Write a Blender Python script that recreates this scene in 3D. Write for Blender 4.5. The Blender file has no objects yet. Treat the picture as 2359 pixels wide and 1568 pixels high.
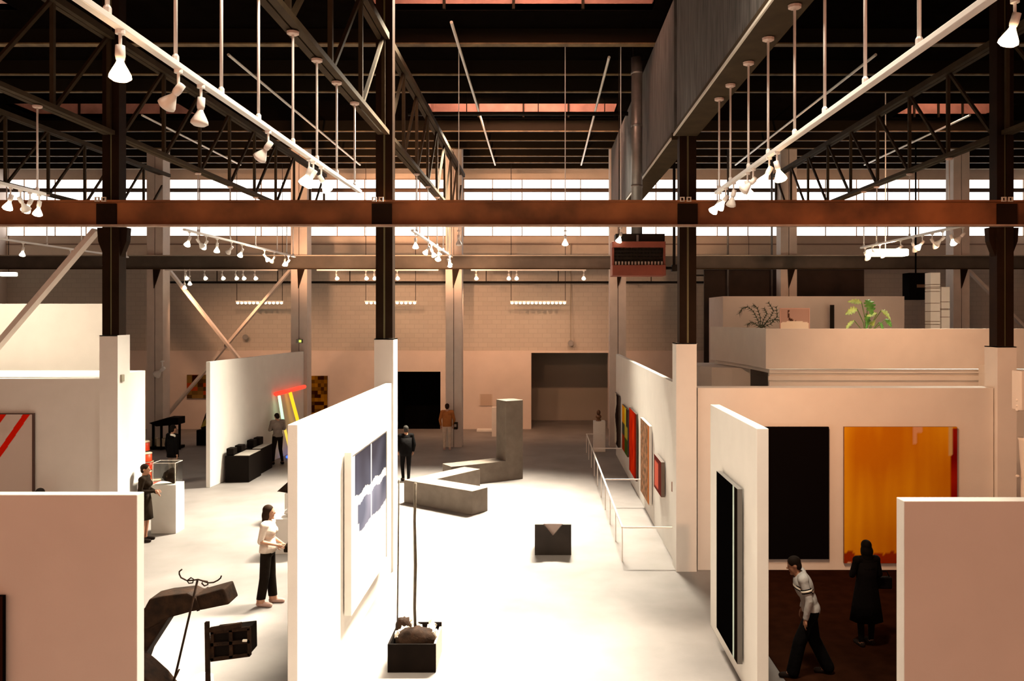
import bpy, bmesh, math, random
from mathutils import Vector, Matrix, Euler
random.seed(7)
scene = bpy.context.scene
COL = scene.collection
PI = math.pi
ORD = ['first', 'second', 'third', 'fourth', 'fifth', 'sixth', 'seventh', 'eighth', 'ninth', 'tenth', 'eleventh',
       'twelfth', 'thirteenth', 'fourteenth', 'fifteenth', 'sixteenth', 'seventeenth', 'eighteenth']

# ------------------------------------------------------------------ camera, world, lights, exposure
FPX, CX, CY, CAMZ = 1900.0, 1248.0, 730.0, 5.0          # focal length and vanishing point in photo pixels, eye height
cam_d = bpy.data.cameras.new('camera'); cam = bpy.data.objects.new('camera', cam_d); COL.objects.link(cam)
cam_d.sensor_width = 36.0; cam_d.sensor_fit = 'HORIZONTAL'; cam_d.lens = FPX / 2359 * 36
cam_d.shift_x = -(CX - 1179.5) / 2359; cam_d.shift_y = -(784 - CY) / 2359
cam_d.clip_end = 200
cam.location = (0, 0, CAMZ); cam.rotation_euler = (PI / 2, 0, 0)
scene.camera = cam
world = bpy.data.worlds.new('world'); scene.world = world; world.use_nodes = True
bg = world.node_tree.nodes['Background']
bg.inputs[0].default_value = (1.0, 0.46, 0.28, 1); bg.inputs[1].default_value = 0.80
vs = scene.view_settings
vs.view_transform = 'Standard'; vs.look = 'None'; vs.gamma = 1.0; vs.use_curve_mapping = False; vs.exposure = 0.0
scene.cycles.max_bounces = 6; scene.cycles.diffuse_bounces = 4; scene.cycles.glossy_bounces = 2
scene.cycles.transmission_bounces = 4; scene.cycles.sample_clamp_indirect = 6.0
scene.cycles.use_denoising = True


def area(name, loc, size, size_y, power, color, tilt_x=0.0, tilt_y=0.0, spread=PI):
    d = bpy.data.lights.new(name, 'AREA'); d.shape = 'RECTANGLE'; d.size = size; d.size_y = size_y
    d.energy = power; d.color = color; d.spread = spread
    o = bpy.data.objects.new(name, d); COL.objects.link(o)
    o.location = loc; o.rotation_euler = (tilt_x, tilt_y, 0)
    return o


# daylight falling through the two roof skylights of the middle bay
area('skylight_daylight', (0.0, 27.2, 13.0), 4.6, 1.6, 7000, (1.0, 0.90, 0.72), -math.radians(32), math.radians(20), math.radians(66))
area('skylight_daylight', (0.0, 17.4, 13.0), 4.6, 1.4, 3900, (1.0, 0.90, 0.72), -math.radians(30), math.radians(22), math.radians(60))
area('skylight_daylight', (1.3, 7.7, 13.0), 2.0, 1.4, 1000, (1.0, 0.86, 0.66), math.radians(8), math.radians(4), math.radians(110))
area('skylight_daylight', (-14.4, 17.4, 13.0), 4.2, 1.4, 850, (1.0, 0.86, 0.66), math.radians(6), 0.0, math.radians(80))  # unseen left bay skylight, added to brighten the tall far left partition
area('skylight_daylight', (13.5, 27.2, 13.0), 2.8, 1.5, 800, (1.0, 0.88, 0.68), -math.radians(40), math.radians(22), math.radians(56))

# ------------------------------------------------------------------ helpers


def W(px, py, Y):
    """world point seen at a photo pixel, at depth Y"""
    s = Y / FPX
    return Vector(((px - CX) * s, Y, CAMZ - (py - CY) * s))


def X_(px, Y): return (px - CX) * Y / FPX
def Z_(py, Y): return CAMZ - (py - CY) * Y / FPX


def srgb(r, g, b):
    f = lambda c: (c / 255 / 12.92) if c / 255 <= 0.04045 else ((c / 255 + 0.055) / 1.055) ** 2.4
    return (f(r), f(g), f(b))


MATS = {}


def mat(name, col, rough=0.6, metal=0.0, var=0.0, vscale=3.0, bump=0.0, bscale=40.0, emit=None, estr=0.0, spec=0.3, stretch=None):
    if name in MATS: return MATS[name]
    m = bpy.data.materials.new(name); m.use_nodes = True; nt = m.node_tree
    b = nt.nodes['Principled BSDF']
    b.inputs['Base Color'].default_value = (*col, 1); b.inputs['Roughness'].default_value = rough
    b.inputs['Metallic'].default_value = metal; b.inputs['Specular IOR Level'].default_value = spec
    tc = nt.nodes.new('ShaderNodeTexCoord'); mp = nt.nodes.new('ShaderNodeMapping')
    nt.links.new(tc.outputs['Object'], mp.inputs['Vector'])
    if stretch: mp.inputs['Scale'].default_value = stretch
    if var > 0:
        n = nt.nodes.new('ShaderNodeTexNoise'); n.inputs['Scale'].default_value = vscale; n.inputs['Detail'].default_value = 5
        nt.links.new(mp.outputs[0], n.inputs['Vector'])
        r = nt.nodes.new('ShaderNodeMapRange'); r.inputs['From Min'].default_value = 0.3; r.inputs['From Max'].default_value = 0.7
        r.inputs['To Min'].default_value = 1 - var; r.inputs['To Max'].default_value = 1 + var
        nt.links.new(n.outputs['Fac'], r.inputs['Value'])
        mx = nt.nodes.new('ShaderNodeVectorMath'); mx.operation = 'SCALE'; mx.inputs[0].default_value = col
        nt.links.new(r.outputs[0], mx.inputs['Scale']); nt.links.new(mx.outputs[0], b.inputs['Base Color'])
    if bump > 0:
        n2 = nt.nodes.new('ShaderNodeTexNoise'); n2.inputs['Scale'].default_value = bscale; n2.inputs['Detail'].default_value = 4
        nt.links.new(mp.outputs[0], n2.inputs['Vector'])
        bp = nt.nodes.new('ShaderNodeBump'); bp.inputs['Strength'].default_value = bump; bp.inputs['Distance'].default_value = 0.02
        nt.links.new(n2.outputs['Fac'], bp.inputs['Height']); nt.links.new(bp.outputs[0], b.inputs['Normal'])
    if emit:
        b.inputs['Emission Color'].default_value = (*emit, 1); b.inputs['Emission Strength'].default_value = estr
    MATS[name] = m
    return m


def block_mat():
    m = bpy.data.materials.new('concrete_block'); m.use_nodes = True; nt = m.node_tree; b = nt.nodes['Principled BSDF']
    tc = nt.nodes.new('ShaderNodeTexCoord'); mp = nt.nodes.new('ShaderNodeMapping')
    nt.links.new(tc.outputs['Object'], mp.inputs['Vector']); mp.inputs['Rotation'].default_value = (PI / 2, 0, 0)
    br = nt.nodes.new('ShaderNodeTexBrick'); nt.links.new(mp.outputs[0], br.inputs['Vector'])
    br.inputs['Scale'].default_value = 1.0; br.inputs['Brick Width'].default_value = 0.41; br.inputs['Row Height'].default_value = 0.205
    br.inputs['Mortar Size'].default_value = 0.012; br.inputs['Color1'].default_value = (0.50, 0.45, 0.39, 1)
    br.inputs['Color2'].default_value = (0.47, 0.42, 0.365, 1); br.inputs['Mortar'].default_value = (0.42, 0.375, 0.325, 1)
    nt.links.new(br.outputs['Color'], b.inputs['Base Color']); b.inputs['Roughness'].default_value = 0.85
    bp = nt.nodes.new('ShaderNodeBump'); bp.inputs['Strength'].default_value = 0.2; bp.inputs['Distance'].default_value = 0.01
    bp.invert = True
    nt.links.new(br.outputs['Fac'], bp.inputs['Height']); nt.links.new(bp.outputs[0], b.inputs['Normal'])
    return m


WHITE = mat('white_wall_paint', (0.78, 0.75, 0.70), 0.75, var=0.03, vscale=2.0, bump=0.05, bscale=60)
WHITE2 = mat('white_plinth_paint', (0.80, 0.77, 0.72), 0.6, var=0.03)
GALLERY = mat('gallery_wall_paint', (0.66, 0.56, 0.50), 0.8, var=0.05, vscale=1.2)
CONC = mat('floor_concrete', (0.21, 0.19, 0.18), 0.55, var=0.18, vscale=0.9, bump=0.05, bscale=30, spec=0.25)
BLOCK = block_mat()
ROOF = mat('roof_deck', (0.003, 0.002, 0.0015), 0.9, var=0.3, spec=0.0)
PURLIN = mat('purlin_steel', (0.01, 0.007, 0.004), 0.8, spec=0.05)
PURLEDGE = mat('purlin_flange', (0.13, 0.085, 0.035), 0.6, var=0.5, vscale=4)  # ochre tone puts the light caught by the bottom flanges into the colour
STEEL = mat('brown_steel', (0.043, 0.029, 0.016), 0.7, var=0.2, vscale=3, spec=0.08)
BEAM = mat('beam_brown_steel', (0.22, 0.075, 0.024), 0.6, var=0.55, vscale=1.1)
BEAMEDGE = mat('beam_flange_lit', (0.38, 0.26, 0.20), 0.6, var=0.25, vscale=3)  # lower flange coloured paler to carry the light along the beam's bottom edge
COLDARK = mat('column_dark_steel', (0.015, 0.0065, 0.0022), 0.6, var=0.3, vscale=2, spec=0.08)
COLLINE = mat('column_web_highlight', (0.16, 0.15, 0.07), 0.5)  # paler web colour carries the highlight between the dark flanges
CLAD = mat('girder_grey_cladding', (0.095, 0.088, 0.085), 0.8, var=0.35, vscale=2.5, stretch=(1, 6, 0.6), spec=0.05)
BEAM2 = mat('back_beam_steel', (0.075, 0.062, 0.048), 0.6, var=0.2, vscale=2)
TRACKW = mat('white_track_enamel', (0.93, 0.92, 0.90), 0.35)
PALECOL = mat('pale_column_paint', (0.62, 0.54, 0.48), 0.7, var=0.05)
WELL = mat('skylight_red_primer', (0.20, 0.105, 0.085), 0.7, var=0.35, vscale=1.5)
GLOW = mat('bright_window_glass', (0.8, 0.8, 0.8), 0.3, emit=(1.0, 0.96, 0.9), estr=3.0)
MULL = mat('window_mullion', (0.55, 0.38, 0.27), 0.6)
BULB = mat('lit_lamp_glass', (0.9, 0.85, 0.7), 0.3, emit=(1.0, 0.86, 0.62), estr=7.0)
BULBOFF = mat('white_lamp_glass', (0.88, 0.86, 0.82), 0.3)
HOTBULB = mat('hot_lamp_glass', (0.9, 0.7, 0.5), 0.3, emit=(1.0, 0.62, 0.32), estr=22.0)
TUBEGLOW = mat('fluorescent_glow', (0.9, 0.9, 0.7), 0.3, emit=(1.0, 0.93, 0.62), estr=6.0)
BLACK = mat('black_paint', (0.003, 0.0025, 0.0025), 0.8, spec=0.02)
DARKPIPE = mat('dark_pipe', (0.012, 0.008, 0.005), 0.6, spec=0.1)
GREYMET = mat('galvanised_pipe', (0.20, 0.19, 0.18), 0.35, metal=0.5, var=0.2)
PLY = mat('grey_plywood_paint', (0.125, 0.10, 0.078), 0.6, var=0.15, vscale=4)
PLYTOP = PLY
RUST = mat('rusted_iron', (0.016, 0.007, 0.003), 0.8, var=0.6, vscale=9, bump=0.4, bscale=25, spec=0.1)
DARKBOX = mat('dark_box_wood', (0.005, 0.003, 0.002), 0.8, var=0.4, spec=0.05)


class MB:
    def __init__(s): s.v = []; s.f = []; s.m = []; s.mi = 0

    def add(s, vs_, fs):
        o = len(s.v); s.v += [Vector(v) for v in vs_]
        for f in fs: s.f.append([o + i for i in f]); s.m.append(s.mi)
        return s

    def box(s, x0, x1, y0, y1, z0, z1):
        return s.add([(x0, y0, z0), (x1, y0, z0), (x1, y1, z0), (x0, y1, z0), (x0, y0, z1), (x1, y0, z1), (x1, y1, z1), (x0, y1, z1)],
                     [(0, 3, 2, 1), (4, 5, 6, 7), (0, 1, 5, 4), (1, 2, 6, 5), (2, 3, 7, 6), (3, 0, 4, 7)])

    def bar(s, a, b, w, h, up=(0, 0, 1)):
        """box of section w x h from a to b"""
        a = Vector(a); b = Vector(b); d = (b - a).normalized(); u = Vector(up)
        x = d.cross(u)
        if x.length < 1e-4: x = d.cross(Vector((0, 1, 0)))
        x.normalize(); u = x.cross(d).normalized()
        vs_ = [p + x * (sx * w / 2) + u * (sz * h / 2) for p in (a, b) for sx, sz in ((-1, -1), (1, -1), (1, 1), (-1, 1))]
        return s.add(vs_, [(0, 1, 2, 3), (7, 6, 5, 4), (0, 4, 5, 1), (1, 5, 6, 2), (2, 6, 7, 3), (3, 7, 4, 0)])

    def tube(s, pts, r, n=8, cap=True):
        pts = [Vector(p) for p in pts]; k = len(pts)
        rr = r if isinstance(r, (list, tuple)) else [r] * k
        rings = []; ref = None
        for i, p in enumerate(pts):
            d = (pts[min(i + 1, k - 1)] - pts[max(i - 1, 0)]).normalized()
            if ref is None: ref = Vector((0, 0, 1)) if abs(d.z) < 0.9 else Vector((1, 0, 0))
            x = d.cross(ref).normalized(); y = x.cross(d).normalized(); ref = y
            rings.append([p + (x * math.cos(2 * PI * j / n) + y * math.sin(2 * PI * j / n)) * rr[i] for j in range(n)])
        vs_ = [v for ring in rings for v in ring]; fs = []
        for i in range(k - 1):
            for j in range(n):
                a = i * n + j; b = i * n + (j + 1) % n
                fs.append((a, b, b + n, a + n))
        if cap: fs += [tuple(range(n - 1, -1, -1)), tuple(range((k - 1) * n, k * n))]
        return s.add(vs_, fs)

    def cyl(s, a, b, r0, r1=None, n=12): return s.tube([a, b], [r0, r0 if r1 is None else r1], n)

    def lathe(s, prof, n=14, org=(0, 0, 0)):
        """profile [(r,z)] about z"""
        o = Vector(org); vs_ = [o + Vector((r * math.cos(2 * PI * j / n), r * math.sin(2 * PI * j / n), z)) for r, z in prof for j in range(n)]
        fs = []
        for i in range(len(prof) - 1):
            for j in range(n):
                a = i * n + j; b = i * n + (j + 1) % n; fs.append((a, b, b + n, a + n))
        fs += [tuple(range(n - 1, -1, -1)), tuple(range((len(prof) - 1) * n, len(prof) * n))]
        return s.add(vs_, fs)

    def ell(s, c, r, nu=14, nv=9, rot=None):
        c = Vector(c); vs_ = []; fs = []
        for i in range(1, nv):
            t = PI * i / nv
            for j in range(nu):
                p = 2 * PI * j / nu
                q = Vector((r[0] * math.sin(t) * math.cos(p), r[1] * math.sin(t) * math.sin(p), r[2] * math.cos(t)))
                vs_.append(c + (rot @ q if rot else q))
        tp = Vector((0, 0, r[2])); bt = Vector((0, 0, -r[2]))
        vs_ += [c + (rot @ tp if rot else tp), c + (rot @ bt if rot else bt)]
        N = len(vs_)
        for j in range(nu): fs.append((N - 2, j, (j + 1) % nu))
        for i in range(nv - 2):
            for j in range(nu):
                a = i * nu + j; b = i * nu + (j + 1) % nu; fs.append((a, a + nu, b + nu, b))
        o = (nv - 2) * nu
        for j in range(nu): fs.append((N - 1, o + (j + 1) % nu, o + j))
        return s.add(vs_, fs)

    def prism(s, poly, y0, y1):
        """polygon of (x,z) extruded along y"""
        n = len(poly); vs_ = [(x, y0, z) for x, z in poly] + [(x, y1, z) for x, z in poly]
        return s.add(vs_, [tuple(range(n)), tuple(range(2 * n - 1, n - 1, -1))] + [(i, i + n, (i + 1) % n + n, (i + 1) % n) for i in range(n)])

    def prismz(s, poly, z0, z1):
        n = len(poly); vs_ = [(x, y, z0) for x, y in poly] + [(x, y, z1) for x, y in poly]
        return s.add(vs_, [tuple(range(n - 1, -1, -1)), tuple(range(n, 2 * n))] + [(i, (i + 1) % n, (i + 1) % n + n, i + n) for i in range(n)])

    def mesh(s, name, mats, smooth=False):
        me = bpy.data.meshes.new(name); me.from_pydata([tuple(v) for v in s.v], [], s.f)
        mats = mats if isinstance(mats, (list, tuple)) else [mats]
        for m in mats: me.materials.append(m)
        for p, k in zip(me.polygons, s.m): p.material_index = k; p.use_smooth = smooth
        bm = bmesh.new(); bm.from_mesh(me); bmesh.ops.recalc_face_normals(bm, faces=bm.faces); bm.to_mesh(me); bm.free()
        return me

    def build(s, name, mats, parent=None, smooth=False, bevel=0.0, world=True):
        """one mesh object; verts are in world space when world is set, else in the parent's space"""
        if parent is None:
            xs = [v.x for v in s.v]; ys = [v.y for v in s.v]; zs = [v.z for v in s.v]
            o = Vector(((min(xs) + max(xs)) / 2, (min(ys) + max(ys)) / 2, min(zs)))
        elif world:
            o = parent.location.copy(); q = parent
            while q.parent: q = q.parent; o += q.location
        else: o = Vector((0, 0, 0))
        s.v = [v - o for v in s.v]
        ob = bpy.data.objects.new(name, s.mesh(name, mats, smooth)); COL.objects.link(ob)
        if parent is None: ob.location = o
        else: ob.parent = parent
        if bevel > 0:
            b = ob.modifiers.new('bevel', 'BEVEL'); b.width = bevel; b.segments = 2; b.limit_method = 'ANGLE'
        return ob


def tag(o, label=None, cat=None, group=None, kind=None):
    if label: o['label'] = label
    if cat: o['category'] = cat
    if group: o['group'] = group
    if kind: o['kind'] = kind
    return o


def thing(name, label, cat, loc=(0, 0, 0), rotz=0.0, group=None):
    o = bpy.data.objects.new(name, None); COL.objects.link(o); o.empty_display_size = 0.1
    o.location = loc; o.rotation_euler = (0, 0, rotz)
    return tag(o, label, cat, group)


def copy_tree(o, parent=None):
    c = o.copy(); COL.objects.link(c); c.parent = parent
    for ch in list(o.children): copy_tree(ch, c)
    return c


def struct(o, label=None): return tag(o, label, kind='structure')


# ------------------------------------------------------------------ the setting: floor, back wall, windows, roof
YF, YB, YW, ZR = 16.4, 32.0, 37.0, 11.8       # front column row, back column row, back wall, roof
struct(MB().box(-24, 22, -3, 43, -0.2, 0).build('floor', CONC), 'bare grey concrete floor of the hall')

struct(MB().box(3.35, 9.6, 4.0, 16.28, 0, 0.012).build('floor_shade_right_room', mat('dark_room_shade', (0.022, 0.0075, 0.0035), 0.95, var=.25, vscale=4, spec=0.0)), 'dark sheet standing in for shade on the right hand room floor')  # thin dark sheet; the shade on this room's floor is put in its colour

# block wall above the gallery wall, pierced by the window band
WIN = [(-160, 340), (388, 672), (713, 1030), (1067, 1405), (1441, 1794), (1831, 2189), (2225, 2560)]
zs, zt = Z_(545, YW), Z_(411, YW)
zp = Z_(604, YW)
w = MB(); w.box(-24, 22, YW, YW + 0.3, 3.45, zp); w.mi = 1; w.box(-24, 22, YW, YW + 0.3, zp, zs); w.box(-24, 22, YW, YW + 0.3, zt, ZR)
edges = [-24] + [e for a, b in WIN for e in (X_(a, YW), X_(b, YW))] + [22]
for i in range(0, len(edges), 2):
    if edges[i + 1] > edges[i]: w.box(edges[i], edges[i + 1], YW, YW + 0.3, zs, zt)
wb = struct(w.build('wall_back', [BLOCK, mat('pale_upper_wall', (.80, .68, .57), .8, var=.04)]), 'tall concrete block wall at the far end of the hall')
for n, (a, b) in enumerate(WIN):
    x0, x1 = X_(a, YW), X_(b, YW)
    fr = MB(); fr.box(x0, x1, YW + 0.02, YW + 0.14, zs, zs + 0.05); fr.box(x0, x1, YW + 0.02, YW + 0.14, zt - 0.05, zt)
    fr.box(x0, x0 + 0.05, YW + 0.02, YW + 0.14, zs, zt); fr.box(x1 - 0.05, x1, YW + 0.02, YW + 0.14, zs, zt)
    win = struct(fr.build('window_%d' % (n + 1), MULL), 'bright clerestory window, %s bay from the left' % ORD[n])
    nc = max(3, round((x1 - x0) / 1.3)); rows = 3
    for i in range(nc + 1):
        if 0 < i < nc:
            x = x0 + (x1 - x0) * i / nc; MB().box(x - 0.02, x + 0.02, YW + 0.03, YW + 0.12, zs + .05, zt - .05).build('mullion', MULL, win)
    zr = [zs, Z_(492, YW), Z_(439, YW), zt]
    for r in range(rows):
        za = zr[r]; zb_ = zr[r + 1]
        if r: MB().box(x0 + .05, x1 - .05, YW + 0.03, YW + 0.12, za - 0.035, za + 0.035).build('transom', MULL, win)
        for i in range(nc):
            xa = x0 + (x1 - x0) * i / nc; xb = x0 + (x1 - x0) * (i + 1) / nc
            MB().box(xa + .02, xb - .02, YW + 0.07, YW + 0.09, za + .035, zb_ - .035).build('pane', GLOW, win)
MB().box(-24, 22, YW - 0.05, YW, Z_(564, YW), Z_(561, YW)).build('ledge', mat('ledge_brown_paint', (.35, .25, .2), .7), wb)  # thin brown trim line, darker than the wall

# smooth gallery wall in front of the block wall, with a dark doorway and a wide opening
ZG = 3.5
dx0, dx1, dz = X_(914, YW), X_(1016, YW), Z_(855, YW)
ox0, ox1, oz = X_(1224, YW), X_(1401, YW), Z_(812, YW)
g = MB()
for a, b in ((-24, dx0), (dx1, ox0), (ox1, 22)): g.box(a, b, YW - 0.2, YW + 0.3, 0, ZG)
g.box(dx0, dx1, YW - 0.2, YW + 0.3, dz, ZG); g.box(ox0, ox1, YW - 0.2, YW + 0.3, oz, ZG)
struct(g.build('wall_back_gallery', GALLERY), 'smooth pinkish gallery wall along the far end')
d = MB(); d.box(dx0 - .1, dx0, YW + .3, YW + 2.2, 0, dz); d.box(dx1, dx1 + .1, YW + .3, YW + 2.2, 0, dz)
d.box(dx0 - .1, dx1 + .1, YW + .3, YW + 2.2, dz, dz + .1); d.box(dx0 - .1, dx1 + .1, YW + 2.2, YW + 2.3, 0, dz + .1)
d.box(dx0, dx1, YW - .1, YW + 2.2, 0.0, 0.012)
struct(d.build('door_1', BLACK), 'tall black doorway in the far gallery wall')  # black lining puts the darkness inside the doorway into the colour
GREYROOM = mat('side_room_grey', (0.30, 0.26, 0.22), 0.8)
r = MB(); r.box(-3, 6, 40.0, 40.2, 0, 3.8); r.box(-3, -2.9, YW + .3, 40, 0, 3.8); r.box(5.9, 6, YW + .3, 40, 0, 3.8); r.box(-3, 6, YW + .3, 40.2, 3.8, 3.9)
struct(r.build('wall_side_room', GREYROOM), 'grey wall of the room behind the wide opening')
struct(MB().box(-24.2, -24, -3, 43, 0, ZR + .2).build('wall_left', GALLERY), 'plain left side wall of the hall')
struct(MB().box(22, 22.2, -3, 43, 0, ZR + .2).build('wall_right', GALLERY), 'plain right side wall of the hall')

# roof deck with two skylight slots; purlins and skylight wells are its pieces
SC, SA, SB = (6.9, 8.5), (16.6, 18.3), (26.3, 28.2)
HOLES = [(SC, [(-3.7, 2.45)]), (SA, [(-17.2, -11.6), (-3.7, 2.45)]), (SB, [(-17.2, -11.6), (-3.7, 2.45), (11.9, 15.2)])]  # left bay slot in the SA row is added to light the tall partition
rf = MB(); rf.box(-24, 22, -1, SC[0], ZR, ZR + .15); rf.box(-24, 22, SC[1], SA[0], ZR, ZR + .15); rf.box(-24, 22, SA[1], SB[0], ZR, ZR + .15); rf.box(-24, 22, SB[1], YW + .4, ZR, ZR + .15)
for (ya, yb), hs in HOLES:
    xs = [-24] + [e for h in hs for e in h] + [22]
    for i in range(0, len(xs), 2): rf.box(xs[i], xs[i + 1], ya, yb, ZR, ZR + .15)
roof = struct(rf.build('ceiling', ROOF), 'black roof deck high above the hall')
for (ya, yb), hs in HOLES:
    for xa, xb in hs:
        q = MB(); q.box(xa - .05, xb + .05, yb, yb + .05, ZR + .01, 13.3); q.box(xa - .05, xb + .05, ya - .05, ya, ZR + .01, 13.3)
        q.box(xa - .05, xa, ya, yb, ZR + .01, 13.3); q.box(xb, xb + .05, ya, yb, ZR + .01, 13.3)
        q.build('skylight_well', WELL, roof)
        for k in range(1, 4): MB().box(xa + (xb - xa) * k / 4 - .03, xa + (xb - xa) * k / 4 + .03, yb - .06, yb, ZR + .02, 13.2).build('skylight_rib', PURLIN, roof)
PY = [10.4, 12.8, 15.2, 19.5, 21.9, 23.6, 28.6, 30.1, 31.5, 33.0, 34.4, 35.8]
for y in PY:
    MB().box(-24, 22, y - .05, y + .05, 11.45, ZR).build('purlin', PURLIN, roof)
    hw = 0.11 if y == 19.5 else 0.05
    MB().box(-24, 22, y - hw, y + hw, 11.42, 11.45).build('purlin_flange', PURLEDGE, roof)
for x, y0, y1 in ((-1.95, 17.8, 34.5), (1.65, 20.2, 34.5), (-7.6, 20, 34.5), (8.1, 20, 34.5), (-12.6, 26, 34.5), (13.5, 26, 34.5)):
    tag(MB().cyl((x, y0, 11.36), (x, y1, 11.36), 0.035, n=8).build('sprinkler_pipe', mat('pale_pipe', (.75, .7, .6), .3)),
        {-1.95: 'pale sprinkler pipe under the middle roof, left of centre', 1.65: 'pale sprinkler pipe under the middle roof, right of centre',
         -7.6: 'pale sprinkler pipe running under the left bay roof', 8.1: 'pale sprinkler pipe running under the right bay roof',
         -12.6: 'pale sprinkler pipe under the far left bay roof', 13.5: 'pale sprinkler pipe under the far right bay roof'}[x], 'pipe')

# ------------------------------------------------------------------ steel frame
CF = [-8.5, X_(888, YF), X_(1582, YF), 9.14]
CB = [X_(365, YB), X_(694, YB), X_(1047, YB), X_(1422, YB), X_(1812, YB), X_(2206, YB)]
ZB0, ZB1 = 6.77, 7.28
which = ['far left', 'left of centre', 'right of centre', 'far right']
for x, nm in zip(CF, which):
    t = thing('steel_column', 'dark brown steel column, %s, carrying the near cross beam' % nm, 'column', (x, YF, 0))
    MB().box(x - .165, x - .02, YF - .14, YF + .14, 0.0, ZR - .3).build('flange', COLDARK, t)
    MB().box(x + .02, x + .165, YF - .14, YF + .14, 0.0, ZR - .3).build('flange', COLDARK, t)
    MB().box(x - .02, x + .02, YF - .11, YF + .11, 0.0, ZR - .3).build('web', COLLINE, t)
    for sx in ((-1, 1) if nm.startswith('far') else ()):
        MB().prism([(x + sx * .165, 6.2), (x + sx * .165, ZB0), (x + sx * .30, ZB0), (x + sx * .28, 6.5)], YF - .08, YF + .08).build('gusset', COLDARK, t)
be = thing('cross_beam', 'long brown steel cross beam across the hall on the near columns', 'beam', (0, YF - .3, ZB0))
MB().box(-22, 21, YF - .22, YF - .16, ZB0 + .03, ZB1 - .03).build('web', BEAM, be)
MB().box(-22, 21, YF - .34, YF - .16, ZB0, ZB0 + .035).build('lower_flange', BEAMEDGE, be)
MB().box(-22, 21, YF - .34, YF - .16, ZB1 - .035, ZB1).build('upper_flange', BEAM, be)
for x in CF:
    MB().box(x - .22, x + .17, YF - .26, YF - .22, ZB0 + .05, ZB1 - .06).build('splice_plate', COLDARK, be)
    for dx in (-.15, -.02):
        q = MB(); xx = x + dx; c = ZB1 + .01
        for (a, b, e, f) in ((-.045, .045, .03, .045), (-.045, .045, -.045, -.03), (-.045, -.022, -.03, .03), (.022, .045, -.03, .03)):
            q.box(xx + a, xx + b, YF - .37, YF - .34, c + e, c + f)
        q.build('bolt_washer', mat('pale_washer', (.7, .6, .5), .5), be)

bb = thing('cross_beam', 'long grey brown steel beam on the pale back columns', 'beam', (0, YB - .3, 6.83))
MB().box(-23, 21, YB - .42, YB - .34, 6.86, 7.34).build('web', BEAM2, bb)
MB().box(-23, 21, YB - .52, YB - .34, 6.83, 6.87).build('lower_flange', STEEL, bb)
MB().box(-23, 21, YB - .52, YB - .34, 7.33, 7.37).build('upper_flange', mat('beam_pale_top', (.4, .36, .3), .6), bb)
names = ['behind the left cross brace', 'between the cross brace and the mosaic painting', 'beside the black doorway', 'right of the wide opening',
         'behind the mezzanine print', 'right of the stacked white shelves']
for x, nm in zip(CB, names):
    t = thing('pale_column', 'pale painted steel column %s' % nm, 'column', (x, YB, 0))
    MB().box(x - .31, x - .012, YB - .3, YB + .3, 0, ZR - .2).build('flange', PALECOL, t)
    MB().box(x + .012, x + .31, YB - .3, YB + .3, 0, ZR - .2).build('flange', PALECOL, t)
    MB().box(x - .012, x + .012, YB - .26, YB + .26, 0, ZR - .2).build('web', STEEL, t)
    MB().prism([(x - .05, 6.83), (x + .22, 6.83), (x + .05, 6.3), (x - .02, 6.1)], YB - .36, YB - .3).build('gusset', COLDARK, t)


def truss(x, label, y0, y1, solid=False):
    t = thing('roof_truss', label, 'truss', (x, (y0 + y1) / 2, 8.6))
    for sx in (-1, 1):
        a, b = sorted((x + sx * .012, x + sx * .115)); MB().box(a, b, y0, y1, 8.58, 8.66).build('bottom_chord', STEEL, t)
        MB().box(a, b, y0, y1, 10.45, 10.58).build('top_chord', STEEL, t)
    n = max(2, round((y1 - y0) / 1.95)); st = (y1 - y0) / n
    for i in range(n + 1):
        y = y0 + i * st
        MB().bar((x, y, 8.62), (x, y, 10.5), .07, .07).build('vertical', STEEL, t)
        if i < n: MB().bar((x, y + .08, 8.66), (x, y + st - .08, 10.45), .06, .06).build('diagonal', STEEL, t)
    return t


truss(CF[0], 'open steel roof truss over the far left column, near span', 5.0, YF - .2)
truss(CF[0], 'open steel roof truss over the far left column, far span', YF + .2, YB + .2)
truss(CF[1], 'open steel roof truss left of centre, near span', 4.0, YF - .2)
truss(CF[1], 'open steel roof truss left of centre, far span', YF + .2, YB + .2)
truss(CF[3], 'open steel roof truss over the far right column, near span', 5.0, YF - .2)
truss(CF[3], 'open steel roof truss over the far right column, far span', YF + .2, YB + .2)
truss(-14.6, 'open steel roof truss along the far left edge, far span', YF + .2, YB + .2)
# solid clad girder right of centre
for (y0, y1, nm) in ((3.0, YF - .17, 'near'), (YF + .17, YB - .45, 'far')):
    t = thing('clad_girder', 'grey clad box girder right of centre, %s span' % nm, 'girder', (2.83, (y0 + y1) / 2, 8.58))
    MB().box(2.66, 3.0, y0, y1, 8.7, 11.41).build('cladding', CLAD, t)
    MB().box(2.61, 3.06, y0, y1, 8.56, 8.70).build('soffit', STEEL, t)
    MB().box(2.585, 2.61, y0, y1, 8.56, 8.60).build('edge_strip', mat('pale_edge', (.6, .56, .5), .5), t)

# diagonal braces
def brace(pts, w_, h_, label):
    tag(MB().bar(pts[0], pts[1], w_, h_, up=(0, 1, 0)).build('diagonal_brace', PALECOL), label, 'brace')
brace((W(222, 530, 16.75), W(-60, 860, 16.75)), .1, .20, 'wide pale diagonal brace beside the far left dark column')
brace((W(388, 620, 32.6), W(560, 838, 32.6)), .1, .22, 'pale diagonal brace sloping down right, part of the cross brace')
brace((W(670, 620, 32.75), W(375, 968, 32.75)), .1, .22, 'pale diagonal brace sloping down left, part of the cross brace')
brace((W(2230, 622, 32.6), W(2420, 815, 32.6)), .1, .24, 'pale diagonal brace behind the far right dark column')

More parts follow.
